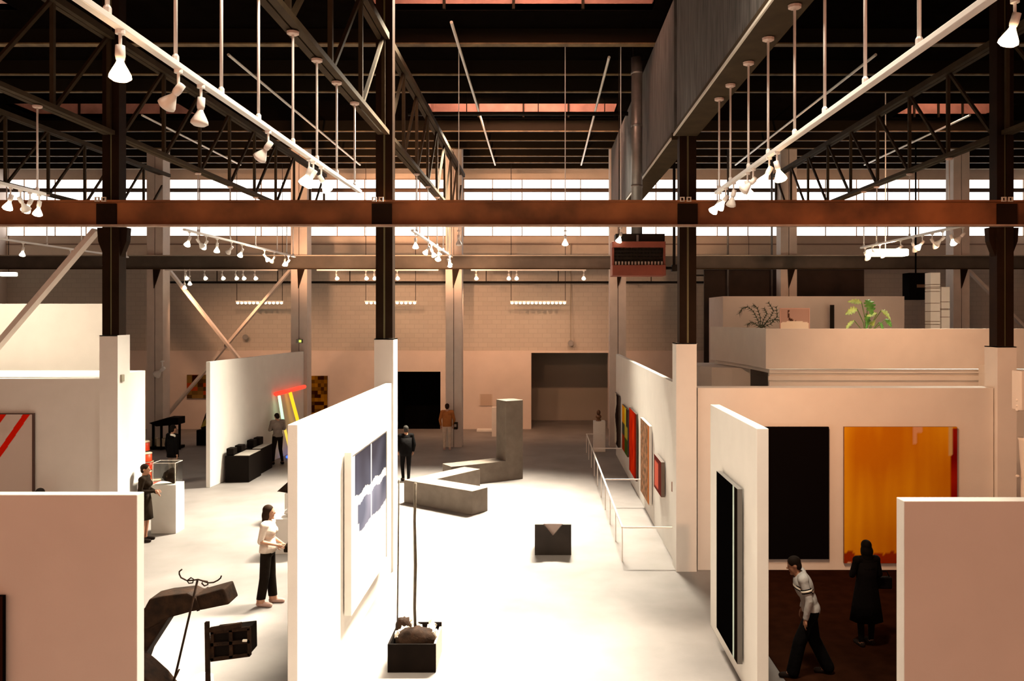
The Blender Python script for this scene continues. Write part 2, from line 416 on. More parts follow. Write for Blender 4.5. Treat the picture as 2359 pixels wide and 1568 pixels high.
# ------------------------------------------------------------------ partitions and column wraps
def wall(label, x0, x1, y0, y1, z1, m=None, name='partition_wall'):
    return tag(MB().box(x0, x1, y0, y1, 0, z1).build(name, m or WHITE, bevel=.006), label, 'wall')


wall('white partition wall in the left foreground, nearest the viewer', -8.6, -3.19, 6.5, 6.62, 3.6)
wall('white partition wall in the right foreground, nearest the viewer', 2.76, 9.0, 6.28, 6.42, 3.6)
wall('white partition receding to the left centre column, with the blue grey painting', -3.07, -2.95, 9.96, 16.2, 3.7)
wall('white partition receding beside the railing, hung with five paintings', 2.70, 2.82, 16.65, 30.0, 3.66)
wall('white free standing partition panel with the narrow black painting', 2.74, 2.89, 10.5, 13.4, 3.58)
wall('white partition wall with the black and the ochre paintings', 3.08, 8.93, 16.3, 16.75, 3.6)
tag(MB().prismz([(-18, 16.35), (-8.70, 16.35), (-8.70, 16.47), (-9.06, 16.47), (-9.06, 18.85), (-18, 18.85)], 0, 3.78).build('partition_wall', WHITE, bevel=.006), 'thick white partition with the red striped painting on the left', 'wall')
sk = MB(); sk.prismz([(-9.85, 24.2), (-9.73, 24.2), (-9.12, 31.6), (-9.24, 31.6)], 0, 3.69)
tag(sk.build('partition_wall', WHITE, bevel=.006), 'white free standing partition behind the black boxes and neon tubes', 'wall')
tag(MB().box(-16.5, -10.2, 20.0, 20.15, 0, 5.32).build('partition_wall', WHITE, bevel=.006), 'tall white partition at the far left behind the diagonal brace', 'wall')
for label, px0, px1, py in (('white boxed wrap around the foot of the far left column', 229, 271, 772), ('white boxed wrap around the foot of the left centre column', 862, 906, 780),
                            ('white boxed wrap around the foot of the right centre column', 1558, 1605, 790), ('white boxed wrap around the foot of the far right column', 2298, 2342, 798)):
    yf = 16.2
    x0, x1 = X_(px0, yf), X_(px1, yf); z1 = Z_(py, yf); th = .03
    q = MB()
    q.box(x0, x1, yf, yf + th, 0, z1); q.box(x0, x1, yf + .45, yf + .45 + th, 0, z1)
    q.box(x0, x0 + th, yf + th, yf + .45, 0, z1); q.box(x1 - th, x1, yf + th, yf + .45, 0, z1)
    cxc = min(CF, key=lambda c: abs(c - (x0 + x1) / 2))
    q.box(x0, cxc - .17, yf, yf + .48, z1 - .02, z1); q.box(cxc + .17, x1, yf, yf + .48, z1 - .02, z1)
    q.box(x0, x1, yf, YF - .145, z1 - .02, z1)
    tag(q.build('column_wrap', WHITE), label, 'column wrap')
tag(MB().box(-8.42, -8.30, 16.3, 16.42, 3.72, 3.86).build('junction_box', mat('grey_box', (.3, .27, .2), .6), bevel=.01), 'small grey junction box on the far left column wrap', 'box')
tag(MB().box(2.665, 2.685, 16.9, 16.97, 1.42, 1.62).build('switch_plate', mat('brown_plate', (.2, .09, .06), .5), bevel=.003), 'small brown switch plate near the end of the five painting wall', 'switch')

# mezzanine office on the right
YM = 22.0
mz = thing('mezzanine', 'white mezzanine parapet with curved left end above the right partition', 'mezzanine', (9.5, YM, 0))
poly = [(5.98, YM), (20, YM), (20, YM + .15), (6.3, YM + .15)]
curve = [(5.98 - .55 * math.sin(t * PI / 2) ** 1.0 * (1 if t > .4 else t / .4), YM + 4.8 * t) for t in [i / 8 for i in range(9)]]
outer = [(20, YM), (5.98, YM)] + [(5.98 - .5 * t * t, YM + 4.8 * t) for t in [i / 8 for i in range(1, 9)]]
inner = [(20, YM + .15), (6.13, YM + .15)] + [(6.13 - .5 * t * t, YM + 4.8 * t) for t in [i / 8 for i in range(1, 9)]]
MB().prismz(outer + inner[::-1], 3.62, 4.69).build('parapet', WHITE, mz)
MB().prismz([(20, YM + .1), (6.1, YM + .1)] + [(6.1 - .5 * t * t, YM + 4.7 * t) for t in [i / 8 for i in range(1, 9)]] + [(6.4, YM + 4.75), (6.4, 28.95), (20, 28.95)], 3.5, 3.6).build('deck', WHITE2, mz)
MB().box(6.12, 20, YM + .18, YM + .3, 0, 3.5).build('lower_wall', WHITE, mz)
MB().box(6.08, 20, YM + .12, YM + .18, 3.3, 3.42).build('moulding', WHITE, mz)
bl = MB(); bl.prismz([(4.9, 25.6), (5.15, 25.0), (5.7, 24.75), (6.25, 24.7), (6.3, 27.5), (4.9, 27.5)], 0, 3.48)
tag(bl.build('curved_block', WHITE), 'low curved white block below the left end of the mezzanine', 'block')
tag(MB().box(11.6, 11.95, 21.4, 21.9, 0, 3.75).build('white_pier', WHITE), 'narrow white pier beside the far right column wrap', 'pier')
struct(MB().box(6.37, 12.75, 29.0, 31.4, 0, 5.73).build('wall_office', GALLERY), 'flat tan office wall behind the mezzanine plants')

# ------------------------------------------------------------------ lighting tracks and lamps
def spot_proto(lit):
    t = thing('track_spotlight', 'x', 'spotlight')
    MB().cyl((0, 0, 0), (0, 0, -.03), .035, n=10).build('clip', TRACKW, t, world=False)
    MB().cyl((0, 0, -.03), (0, 0, -.13), .012, n=6).build('stem', TRACKW, t, world=False)
    h = MB().lathe([(.012, .06), (.034, .055), (.036, -.02), (.03, -.05)], 10).build('lamp_holder', TRACKW, t, True, world=False)
    h.location = (0, 0, -.17)
    bl = MB().lathe([(.022, -.05), (.03, -.075), (.055, -.12), (.075, -.16), (.078, -.185), (.05, -.205), (.01, -.212)], 14)
    bl.build('bulb', lit, h, True, world=False)
    return t


PROTO = {'lit': spot_proto(BULB), 'off': spot_proto(BULBOFF), 'hot': spot_proto(HOTBULB)}
USED = set()


def place_spot(loc, kind, label, group, aim=(0, 0), rz=0.0, scale=1.0, light=0, cone=1.7, laim=None):
    o = PROTO[kind] if kind not in USED else copy_tree(PROTO[kind]); USED.add(kind)
    o.location = loc; o.scale = (scale,) * 3; o['label'] = label; o['group'] = group; o.rotation_euler = (0, 0, rz)
    for c in o.children:
        if c.name.startswith('lamp_holder'): c.rotation_euler = (aim[0], aim[1], 0)
    if light:
        d_ = bpy.data.lights.new('lamp_light', 'SPOT'); d_.energy = light; d_.color = (1, .52, .28); d_.spot_size = cone; d_.spot_blend = .9; d_.shadow_soft_size = .06
        l = bpy.data.objects.new('lamp_light', d_); COL.objects.link(l); l.parent = o; l.location = (0, 0.1, -.42); l.rotation_euler = (*(laim or aim), 0)
    return o


def track(x, y0, y1, z, zc, rods, label, discs=True):
    t = thing('lighting_track', label, 'light track', (x, (y0 + y1) / 2, z))
    MB().box(x - .035, x + .035, y0, y1, z - .025, z + .025).build('rail', TRACKW, t, bevel=.006)
    for y in rods:
        rd = MB().cyl((x, y, z + .02), (x, y, zc), .016, n=6).build('hanger_rod', TRACKW, t, True)
        MB().lathe([(.03, z + .02), (.03, z + .07), (.018, z + .09)], 8, (x, y, 0)).build('ferrule', TRACKW, rd)
        if discs: MB().lathe([(.055, -.04), (.075, -.03), (.078, 0)], 10, (x, y, zc)).build('ceiling_disc', mat('pink_disc', (.62, .48, .42), .5), rd)
    return t


def frange(a, b, n): return [a + (b - a) * i / (n - 1) for i in range(n)]


ZT = 7.08
track(CF[1], 4.2, 14.1, ZT + .06, 8.56, [4.9, 5.9, 7.0, 8.0, 9.05, 10.3, 11.4, 12.5, 13.7], 'long white hanging light track on the left, nearest the viewer')
track(CF[2], 4.6, 13.6, ZT - .03, 8.55, [5.2, 6.3, 7.35, 8.4, 9.4, 10.5, 11.5, 12.6, 13.4], 'long white hanging light track on the right, nearest the viewer')
track(CF[0], 8.0, 14.1, ZT + .02, 8.56, [8.6, 10.4, 12.2, 13.9], 'white hanging light track under the far left truss, near span')
track(-14.4, 21.8, 28.7, ZT, 8.56, [22.2, 24, 25.8, 27.4, 28.6], 'white hanging light track by the wide left diagonal brace')
track(CF[0], 19.6, 28.4, ZT, 8.56, [20.4, 22.5, 24.5, 26.5, 27.5, 28.2], 'white hanging light track in front of the cross brace')
track(CF[1], 19.8, 28.5, ZT, 8.56, [20.5, 22.5, 24.5, 26, 27.3, 28.4], 'white hanging light track behind the left centre column')
track(CF[3], 17.5, 23.6, ZT - .1, 8.56, [18.5, 20.5, 22.5, 23.4], 'white hanging light track above the mezzanine plants')


def spots_on(x, z, ys, kinds, where, group, aims=None, lights={}):
    for i, y in enumerate(ys):
        k = kinds[i % len(kinds)]; a = aims[i % len(aims)] if aims else (0.3, 0)
        st = {'lit': 'glowing', 'off': 'white unlit', 'hot': 'brightly burning'}[k]
        place_spot((x, y, z - .025), k, '%s spotlight, %s from the near end of track %s' % (st, ORD[i], where), group, a, light=lights.get(i, (0,))[0], laim=lights.get(i, (0, None))[1], cone=lights.get(i, (0, None, 1.8))[-1] if i in lights else 1.8)


def track_y(px, X): return FPX * X / (px - CX)


g1 = 'spotlights on the hanging tracks'
spots_on(CF[1], ZT + .06, [track_y(p, CF[1]) for p in (277, 411, 463, 618, 712, 722, 740)], ['hot', 'off', 'off', 'off', 'lit', 'lit', 'lit'],
         'nearest the viewer on the left', g1, [(0, 0), (.2, .75), (0, .08), (.2, .7), (.3, .5), (.2, .6), (.3, -.5)])
spots_on(CF[2], ZT - .03, [track_y(p, CF[2]) for p in (1790, 1772, 1735, 1722, 1690, 1672, 1657)], ['hot', 'lit', 'off', 'lit', 'off', 'lit', 'lit'],
         'nearest the viewer on the right', g1, [(.1, -.3), (.1, .5), (.2, .8), (.2, -.3), (.2, .2), (.3, .6), (.4, .6)],
         {0: (1200, (.85, -.75), 1.5), 3: (600, (.5, -.95), 1.6)})
spots_on(CF[0], ZT + .02, [13.2, 13.45, 13.7, 13.95], ['lit', 'off', 'lit', 'lit'], 'under the far left truss', g1, [(0, .3), (.3, -.4), (.3, .7), (.2, .3)])
spots_on(-14.4, ZT, [22.9, 25.2, 27.2, 27.7], ['lit'], 'by the wide diagonal brace', g1, [(.1, .2), (.3, -.4), (.1, .1)])
spots_on(CF[0], ZT, [19.9, 20.4, 20.9, 21.6, 22.6, 23.4, 25.3, 26.2, 27.3, 27.7], ['lit', 'off', 'lit', 'lit', 'off', 'lit'], 'in front of the cross brace', g1,
         [(.3, .5), (.2, -.6), (.4, .7), (.1, .1), (.3, .8)], {5: (1900, (2.05, .3), 1.5), 8: (1300, (2.0, .1), 1.5)})
spots_on(CF[1], ZT, [20.3, 22.6, 23.3, 24.8, 25.2, 27.4, 27.9], ['lit'], 'behind the left centre column', g1, [(.1, 0), (.3, .6), (.2, -.4)], {1: (2200, (2.0, .45), 1.5), 5: (1900, (2.05, -.3), 1.5)})
spots_on(CF[3], ZT - .1, [17.9, 18.4, 18.8, 19.3, 19.8, 20.3, 21.0, 22.3, 22.8, 23.3], ['off', 'lit', 'off', 'off', 'lit', 'off', 'lit'], 'above the mezzanine plants', g1,
         [(.2, .7), (.3, -.5), (.2, .8), (.1, -.6)], {1: (420, (.9, -.2), 1.9), 6: (1300, (2.05, -.2), 1.4)})
# track fixed under the back beam
tb = thing('lighting_track', 'white light track fixed under the back beam', 'light track', (0, YB - .45, 6.78))
for a, b in ((380, 640), (730, 1010), (1085, 1350)):
    MB().box(X_(a, YB - .45), X_(b, YB - .45), YB - .48, YB - .42, 6.77, 6.82).build('rail', TRACKW, tb)
for i, px in enumerate((428, 471, 512, 543, 560, 587, 775, 843, 862, 915, 1097, 1172, 1190, 1345)):
    place_spot((X_(px, YB - .45), YB - .45, 6.77), 'lit', 'glowing reflector spotlight under the back beam, %s from the left' % ORD[i], 'spotlights under the back beam',
               (.75, 0), light=380 if px in (428, 543, 775, 915, 1097, 1190, 1345) else 0, laim=(.85, 0))
for px, py, nm in ((425, 650, 'upper'), (437, 641, 'lower'),):
    o = place_spot(W(px, py - 6, YB - .48), 'lit', '%s of two small glowing lamps beside the cross brace top' % nm, 'lamps by the cross brace', (.5, .2))
    MB().cyl((0, 0, 0), (0, 0, 6.84 - o.location.z), .012, n=6).build('drop_rod', TRACKW, o, world=False)
for px, py, nm in ((1057, 530, 'above the black doorway'), (1302, 530, 'hanging left of the red heater'), (1430, 524, 'in front of the red heater')):
    y = 20.0; p = W(px, py, y)
    o = place_spot(p, 'lit' if px != 1057 else 'off', 'single white reflector spotlight %s' % nm, 'single lamps below the near beam', (.1, .3 if px > 1400 else 0))
    st = MB().cyl((p.x, p.y, p.z), (p.x, p.y, ZR), .012, n=6).build('drop_rod', TRACKW, o, world=True)
place_spot(W(2338, -2, 9.0), 'hot', 'burning reflector lamp hanging in the top right corner', 'lamp in the top right corner', (.2, .2), scale=1.35)
t = [o for o in COL.objects if o.get('label', '').startswith('burning reflector lamp')][0]
MB().cyl((0, 0, 0), (0, 0, 2.4), .01, n=6).build('drop_rod', DARKPIPE, t, world=False)
place_spot(W(374, 830, YB - .55), 'off', 'white lamp fixed to the pale column left of the dark collage', 'lamp on the pale column', (.3, .9), scale=2.0)

# strips of small bulbs along the far wall
for i, (a, b) in enumerate(((543, 653), (840, 960), (1175, 1305))):
    y = 35.2; t = thing('bulb_strip', 'hanging strip of small glowing bulbs on the far wall, %s from the left' % ORD[i], 'light strip', W((a + b) / 2, 700, y), group='bulb strips')
    x0, x1, z = X_(a, y), X_(b, y), Z_(697, y)
    MB().box(x0, x1, y - .03, y + .03, z + .03, z + .08).build('housing', TRACKW, t)
    n = 14 if i == 2 else 12
    for k in range(n):
        xx = x0 + (x1 - x0) * (k + .5) / n; MB().ell((xx, y, z - .01), (.065, .06, .05), 8, 6).build('bulb', TUBEGLOW, t, True)
    for xx in (x0 + .05, x1 - .05): MB().cyl((xx, y, z + .08), (xx, y, ZR), .012, n=5).build('hanging_wire', DARKPIPE, t)

# lamps and strips in the right background
lt = thing('strip_light', 'lit strip light below the far beam above the palm', 'light', W(1725, 662, 34))
MB().bar(W(1713, 665, 34), W(1737, 660, 34), .1, .16).build('diffuser', TUBEGLOW, lt, bevel=.03)
MB().cyl(W(1725, 659, 34), W(1725, 345, 34), .01, n=5).build('hanging_wire', DARKPIPE, lt)
lt = thing('strip_light', 'glowing yellow box light on the track above the mezzanine', 'light', W(2040, 590, 24.2))
MB().box(X_(2000, 24.2), X_(2088, 24.2), 24.0, 24.4, Z_(590, 24.2), Z_(574, 24.2)).build('diffuser', TUBEGLOW, lt, bevel=.04)
MB().cyl(W(2040, 574, 24.2), W(2040, 196, 24.2), .015, n=5).build('hanging_wire', TRACKW, lt)
lt = thing('strip_light', 'lit strip light in the dark at the far left edge', 'light', W(20, 632, 34))
MB().box(X_(2, 34), X_(38, 34), 33.9, 34.1, Z_(636, 34), Z_(627, 34)).build('diffuser', TUBEGLOW, lt, bevel=.03)
MB().cyl(W(20, 627, 34), W(20, 350, 34), .012, n=5).build('hanging_wire', DARKPIPE, lt)

# ------------------------------------------------------------------ pipes, heater, flue
def pipe(a, b, r, m, label, n=10): return tag(MB().cyl(a, b, r, n=n).build('pipe', m, smooth=True), label, 'pipe')
pipe((-23, 34.6, Z_(438, 34.6)), (21, 34.6, Z_(438, 34.6)), .085, mat('brown_pipe', (.12, .07, .045), .6), 'thick brown pipe running across the far windows')
q = MB(); q.cyl((X_(385, 35.6), 35.6, Z_(650, 35.6)), (X_(1640, 35.6), 35.6, Z_(650, 35.6)), .05, n=10)
for px in (500, 640, 806, 1120, 1286, 1500): q.cyl((X_(px, 35.6), 35.6, Z_(650, 35.6)), (X_(px, 35.6), YW, Z_(650, 35.6) + .1), .02, n=6); q.cyl((X_(px, 35.6), 35.6, Z_(650, 35.6)), (X_(px, 35.6), 35.6, Z_(620, 35.6)), .02, n=6)
tag(q.build('pipe', DARKPIPE, smooth=True), 'dark pipe running along the far wall above the bulb strips', 'pipe')
q = MB(); q.cyl((X_(940, 24.4), 24.4, Z_(262, 24.4)), (X_(1447, 24.4), 24.4, Z_(262, 24.4)), .06, n=10)
for px in (1075, 1240, 1393): q.cyl((X_(px, 24.4), 24.4, Z_(262, 24.4)), (X_(px, 24.4), 24.4, ZR), .015, n=6)
tag(q.build('pipe', DARKPIPE, smooth=True), 'dark pipe crossing below the middle skylight', 'pipe')
pipe((X_(1600, 34), 34, Z_(634, 34)), (X_(1775, 34), 34, Z_(634, 34)), .035, DARKPIPE, 'thin dark pipe below the far beam on the right')
pipe(W(1677, 335, 32.8), W(1677, 690, 32.8), .04, GREYMET, 'pale vertical pipe above the office wall, left one')
pipe(W(1778, 335, 32.8), W(1778, 690, 32.8), .04, GREYMET, 'pale vertical pipe above the office wall, right one')
cd = MB(); cd.tube([W(1315, 560, 36.9), W(1315, 785, 36.7)], .02, 6)
cdt = thing('conduit', 'thin conduit with a round outlet box on the far wall', 'conduit', W(1315, 790, 36.7))
cd.build('tube', mat('conduit_paint', (.3, .24, .18), .6), cdt); MB().cyl(W(1315, 790, 36.95), W(1315, 790, 36.6), .13, n=14).build('outlet_box', GREYMET, cdt)
tag(MB().cyl(W(565, 776, 36.98), W(565, 776, 36.7), .12, n=14).build('outlet_box', GREYMET), 'round outlet box on the block wall within the cross brace', 'outlet')
ex = thing('exit_box', 'small box with a green lamp on the second pale column', 'box', W(690, 790, 31.6))
MB().box(X_(684, 31.6), X_(696, 31.6), 31.5, 31.7, Z_(790, 31.6), Z_(781, 31.6)).build('body', GREYMET, ex)
MB().box(X_(689, 31.5), X_(694, 31.5), 31.48, 31.5, Z_(788, 31.5), Z_(783, 31.5)).build('lamp', mat('green_lamp', (.5, .8, .1), .4, emit=(.6, .9, .1), estr=1.5), ex)

YH = 20.2
REDM = mat('heater_red_paint', (0.20, 0.05, 0.03), 0.5, var=0.15)
ht = thing('unit_heater', 'red brown unit heater with a dark grille hung under the girder', 'heater', W(1470, 636, YH))
hx0, hx1 = X_(1410, YH), X_(1533, YH); hz0, hz1 = Z_(635, YH), Z_(556, YH); hw = hx1 - hx0
MB().box(hx0, hx1, YH - .1, YH + .55, hz0, hz0 + .26).build('lower_casing', REDM, ht, bevel=.01)
MB().box(hx0, hx1, YH - .04, YH + .55, hz1 - .15, hz1).build('upper_casing', REDM, ht, bevel=.01)
MB().box(hx0, hx0 + .05, YH, YH + .5, hz0 + .26, hz1 - .15).build('side_panel', REDM, ht)
MB().box(hx1 - .05, hx1, YH, YH + .5, hz0 + .26, hz1 - .15).build('side_panel', REDM, ht)
MB().box(hx0 + .05, hx1 - .05, YH + .2, YH + .5, hz0 + .26, hz1 - .15).build('core', mat('heater_core', (.12, .13, .06), .5), ht)
for k in range(16):
    x = hx0 + .05 + (hw - .1) * k / 15; MB().box(x - .022, x + .022, YH + .08, YH + .12, hz0 + .26, hz1 - .15).build('grille_bar', DARKPIPE, ht)
for k in range(1, 5):
    z = hz0 + .26 + (hz1 - .15 - hz0 - .26) * k / 5; MB().box(hx0 + .05, hx1 - .05, YH + .06, YH + .1, z - .03, z + .03).build('grille_slat', DARKPIPE, ht)
for k in range(15):
    x = hx0 + .05 + (hw - .1) * (k + .5) / 15; MB().box(x - .02, x + .02, YH - .02, YH + .05, hz0 + .27, hz0 + .35).build('burner_tab', mat('pale_tab', (.5, .42, .35), .5), ht)
MB().box(hx0 + .1, hx1, YH + .1, YH + .5, hz1 + .02, hz1 + .2).build('top_housing', DARKPIPE, ht)
for xx in (hx0 + .2, hx0 + .55): MB().cyl((xx, YH + .3, hz1), (xx, YH + .3, ZR), .012, n=6).build('hanger_rod', DARKPIPE, ht)
MB().box(hx0 + .6, hx0 + .65, YH, YH + .05, hz1, hz1 + .16).build('top_bracket', GREYMET, ht)
fl = thing('flue_pipe', 'grey vertical flue pipe rising from the heater to the roof', 'pipe', (X_(1467, YH), YH + .3, hz1 + .2))
fx = X_(1467, YH + .2)
MB().cyl((fx, YH + .2, hz1 + .2), (fx, YH + .2, 11.41), .135, n=18).build('tube', GREYMET, fl, True)
for z in (8.2, 9.7, 11.0): MB().cyl((fx, YH + .2, z), (fx, YH + .2, z + .06), .145, n=18).build('collar', GREYMET, fl, True)
gp = thing('gas_pipe', 'dark bent gas pipe between the heater and the right centre column', 'pipe', W(1560, 620, YH))
MB().tube([(hx1, YH + .2, hz0 + .2), (X_(1556, YH), YH + .2, hz0 + .2), (X_(1556, YH), YH + .2, hz0 + .25), (X_(1556, YH), YH + .2, 11.41)], .035, 8).build('tube', DARKPIPE, gp, True)
MB().box(X_(1550, YH), X_(1562, YH), YH + .1, YH + .3, hz0 + .12, hz0 + .28).build('valve', DARKPIPE, gp)

# ------------------------------------------------------------------ paintings
from mathutils import noise as mnoise


def nz(u, v, s=3.0, k=0.0): return mnoise.noise(Vector((u * s + k, v * s - k, k * 1.7)))


pm = bpy.data.materials.new('painted_canvas'); pm.use_nodes = True
_va = pm.node_tree.nodes.new('ShaderNodeAttribute'); _va.attribute_name = 'paint'
pm.node_tree.links.new(_va.outputs['Color'], pm.node_tree.nodes['Principled BSDF'].inputs['Base Color'])
pm.node_tree.nodes['Principled BSDF'].inputs['Roughness'].default_value = 0.6
pm.node_tree.nodes['Principled BSDF'].inputs['Specular IOR Level'].default_value = 0.0


def painting(label, org, u, w_, h_, th, func, nx=24, ny=30, frame=None, fw=.03, side=None, canvas_label=None):
    """org = lower left corner on the wall face, u = unit vector to the right as seen by the viewer"""
    u = Vector(u); n = u.cross(Vector((0, 0, 1))).normalized(); z = Vector((0, 0, 1)); org = Vector(org) + n * .021
    t = thing('painting', label, 'painting', org + u * (w_ / 2) + n * (th / 2))
    v = []; f = []; c = []
    for j in range(ny + 1):
        for i in range(nx + 1):
            a, b = i / nx, j / ny
            v.append(org + u * (w_ * a) + z * (h_ * b) + n * th - t.location); c.append(func(a, b))
    for j in range(ny):
        for i in range(nx):
            k = j * (nx + 1) + i; f.append((k, k + 1, k + nx + 2, k + nx + 1))
    o0 = len(v)
    for zz in (0, h_):
        for uu in (0, w_):
            for dd in (0, th): v.append(org + u * uu + z * zz + n * dd - t.location)
    f2 = [(0, 1, 5, 4), (2, 6, 7, 3), (0, 2, 3, 1), (4, 5, 7, 6), (0, 4, 6, 2)]
    me = bpy.data.meshes.new('canvas'); me.from_pydata([tuple(q) for q in v], [], f + [tuple(o0 + i for i in q) for q in f2])
    me.materials.append(pm); me.materials.append(side or WHITE2)
    for p in me.polygons[len(f):]: p.material_index = 1
    at = me.color_attributes.new('paint', 'FLOAT_COLOR', 'POINT')
    for i, col in enumerate(c): at.data[i].color = (*col, 1)
    for i in range(len(c), len(v)): at.data[i].color = (.5, .5, .5, 1)
    ob = bpy.data.objects.new('canvas', me); COL.objects.link(ob); ob.parent = t
    if frame:
        for (a0, a1, b0, b1) in ((-fw, w_ + fw, -fw, 0), (-fw, w_ + fw, h_, h_ + fw), (-fw, 0, 0, h_), (w_, w_ + fw, 0, h_)):
            q = MB(); P = [org + u * a + z * b + n * d_ for d_ in (0, th + .015) for a, b in ((a0, b0), (a1, b0), (a1, b1), (a0, b1))]
            q.add(P, [(0, 1, 2, 3), (7, 6, 5, 4), (0, 4, 5, 1), (1, 5, 6, 2), (2, 6, 7, 3), (3, 7, 4, 0)]); q.build('frame', frame, t)
    return t


def mix(a, b, t): t = max(0, min(1, t)); return tuple(x + (y - x) * t for x, y in zip(a, b))


OCH = srgb(226, 160, 22); OCH2 = srgb(196, 118, 10); REDP = srgb(160, 30, 8)


def f_ochre(u, v):
    c = mix(OCH, OCH2, .45 + .9 * nz(u, v, 2.2, 1.3) + .35 * nz(u * 3, v * .4, 6, 4) + (1 - v) * .12)
    c = mix(c, srgb(232, 170, 24), max(0, .10 - u) * 6)
    if u > .955 - .03 * (1 - v) and v < .99: c = mix(REDP, srgb(120, 10, 6), .5 + nz(u, v, 5, 2))
    if .93 < u < .965 and v > .80 + .06 * nz(u, v, 30, 1): c = srgb(205, 175, 120)
    if .61 < u < .69 and v > .955 - .08 * (u < .635): c = srgb(214, 160, 120)
    if v < .07 + .05 * nz(u, v, 9, 3) and u < .55: c = srgb(140, 45, 4)
    if v < .012 and .02 < u < .06: c = srgb(220, 190, 150)
    return c


painting('large ochre abstract painting with a red right edge', (5.95, 16.3, .16), (1, 0, 0), 2.22, 2.68, .06, f_ochre, 60, 60, side=mat('canvas_edge', (.2, .08, .03), .7))
painting('large plain black painting left of the ochre painting', (4.1, 16.3, .24), (1, 0, 0), 1.55, 2.6, .06, lambda u, v: (.004, .003, .003), 4, 4, side=BLACK)


def f_narrow(u, v): return (.0012, .001, .001) if u < .80 else ((.5, .6, .55) if u < .86 else (.006, .004, .003))


painting('narrow black painting with a pale stripe on the free standing panel', (2.74, 12.5, .3), (0, -1, 0), 1.33, 2.37, .07, f_narrow, 60, 4, side=mat('grey_edge', (.12, .11, .1), .5))


def f_blue(u, v):
    wc = (.80, .78, .74); dk = srgb(70, 72, 88); dk2 = srgb(40, 38, 46)
    if abs(u - .52) < .012 and v > .25: return (.7, .72, .74)
    top = .985; wav = .012 * math.sin(u * 22)
    if u > .08 and .705 + wav < v < top: return mix(dk2, dk, (1 - v) * 1.5 + .3 * nz(u, v, 5))
    ed = .46 - .02 * abs(math.sin((u - .05) * PI / .47))
    if u > .15 and ed + (.06 if u < .19 else 0) < v < .645 + wav: return mix(dk, srgb(104, 104, 122), .5 + nz(u, v, 5, 2))
    return wc


painting('tall white painting with blue grey shapes in a deep white frame', (-2.95, 12.3, .63), (0, 1, 0), 2.75, 2.3, .09, f_blue, 140, 120, frame=WHITE2, fw=.06)


def f_stripe(u, v):
    k = (1 - u) * 1.25 - (1 - v) * 2.83 * .69
    if .05 < k < .19 or .52 < k < .80: return srgb(214, 30, 6)
    return (.62, .52, .46)


painting('pale painting with red diagonal stripes at the left edge', (-11.3, 16.35, .25), (1, 0, 0), 1.25, 2.83, .05, f_stripe, 120, 200, side=mat('dark_edge', (.05, .03, .02), .6), frame=mat('thin_dark_frame', (.08, .04, .03), .5), fw=.02)
painting('dark painting on the left foreground wall, cut off by the left edge', (-5.6, 6.5, 1.0), (1, 0, 0), 1.39, 1.82, .04, lambda u, v: (.03, .012, .008), 4, 4, side=BLACK)


def f_p1(u, v):
    return (.6, .55, .45) if u < .3 + .2 * math.sin(v * 9) else (.02, .012, .01)


def f_p2(u, v):
    if v > .62: return srgb(210, 140, 20) if u < .5 else (srgb(200, 190, 60) if u < .75 else (.03, .02, .02))
    if v > .36: return srgb(60, 60, 50) if u < .5 else srgb(170, 160, 60)
    return srgb(150, 50, 20) if u < .5 else srgb(60, 80, 30)


def f_p3(u, v): return mix(srgb(190, 44, 12), srgb(150, 24, 10), .5 + nz(u, v, 4, 3)) if u < .8 else srgb(110, 20, 8)
def f_p4(u, v): return mix(srgb(150, 110, 85), srgb(96, 78, 62), .5 + 1.3 * nz(u, v * 2, 9, 3)) if u < .85 else srgb(150, 84, 40)
def f_p5(u, v): return srgb(190, 96, 80) if .12 < u < .62 and .12 < v < .86 else srgb(90, 40, 36)


DKS = mat('dark_edge', (.05, .03, .02), .6)
painting('dark painting with a pale wavy edge, farthest on the railing wall', (2.70, 29.7, .5), (0, -1, 0), 1.5, 1.8, .05, f_p1, 16, 30, side=DKS)
painting('yellow, green and red painting, second farthest on the railing wall', (2.70, 27.0, .7), (0, -1, 0), 1.7, 1.45, .05, f_p2, 30, 30, side=DKS)
painting('bright red painting in the middle of the railing wall', (2.70, 24.8, .42), (0, -1, 0), 1.8, 1.87, .05, f_p3, 30, 20, side=DKS)
painting('tall mottled brown painting on the railing wall', (2.70, 21.8, .42), (0, -1, 0), 1.75, 1.93, .07, f_p4, 30, 40, side=WHITE2)
painting('small pinkish framed picture, nearest on the railing wall', (2.70, 19.1, 1.08), (0, -1, 0), 1.15, .76, .08, f_p5, 24, 16, side=mat('brown_frame_side', (.12, .08, .06), .5))
YG = YW - .2


def f_coll(u, v):
    q = nz(math.floor(u * 6) / 6, math.floor(v * 6) / 6, 9, 5)
    c = mix(srgb(40, 16, 6), srgb(150, 120, 60), .4 + 1.1 * q)
    return srgb(150, 60, 20) if q > .28 else c


def f_mos(u, v):
    q = nz(math.floor(u * 7) / 7, math.floor(v * 11) / 11, 11, 2)
    return mix(srgb(44, 18, 4), srgb(150, 104, 20), .35 + 1.2 * q)


painting('dark multicoloured collage on the far wall behind the cross brace', (X_(432, YG), YG, Z_(917, YG)), (1, 0, 0), 1.5, 1.05, .05, f_coll, 36, 36, side=DKS)
painting('brown and gold mosaic painting right of the second pale column', (X_(705, YG), YG, Z_(957, YG)), (1, 0, 0), .97, 1.78, .05, f_mos, 42, 66, side=DKS)
painting('small faint tan print on the far wall right of the doorway', (X_(1105, YG), YG, Z_(934, YG)), (1, 0, 0), .58, .52, .02, lambda u, v: (.5, .38, .30) if .08 < u < .92 else (.6, .5, .42), 20, 4)

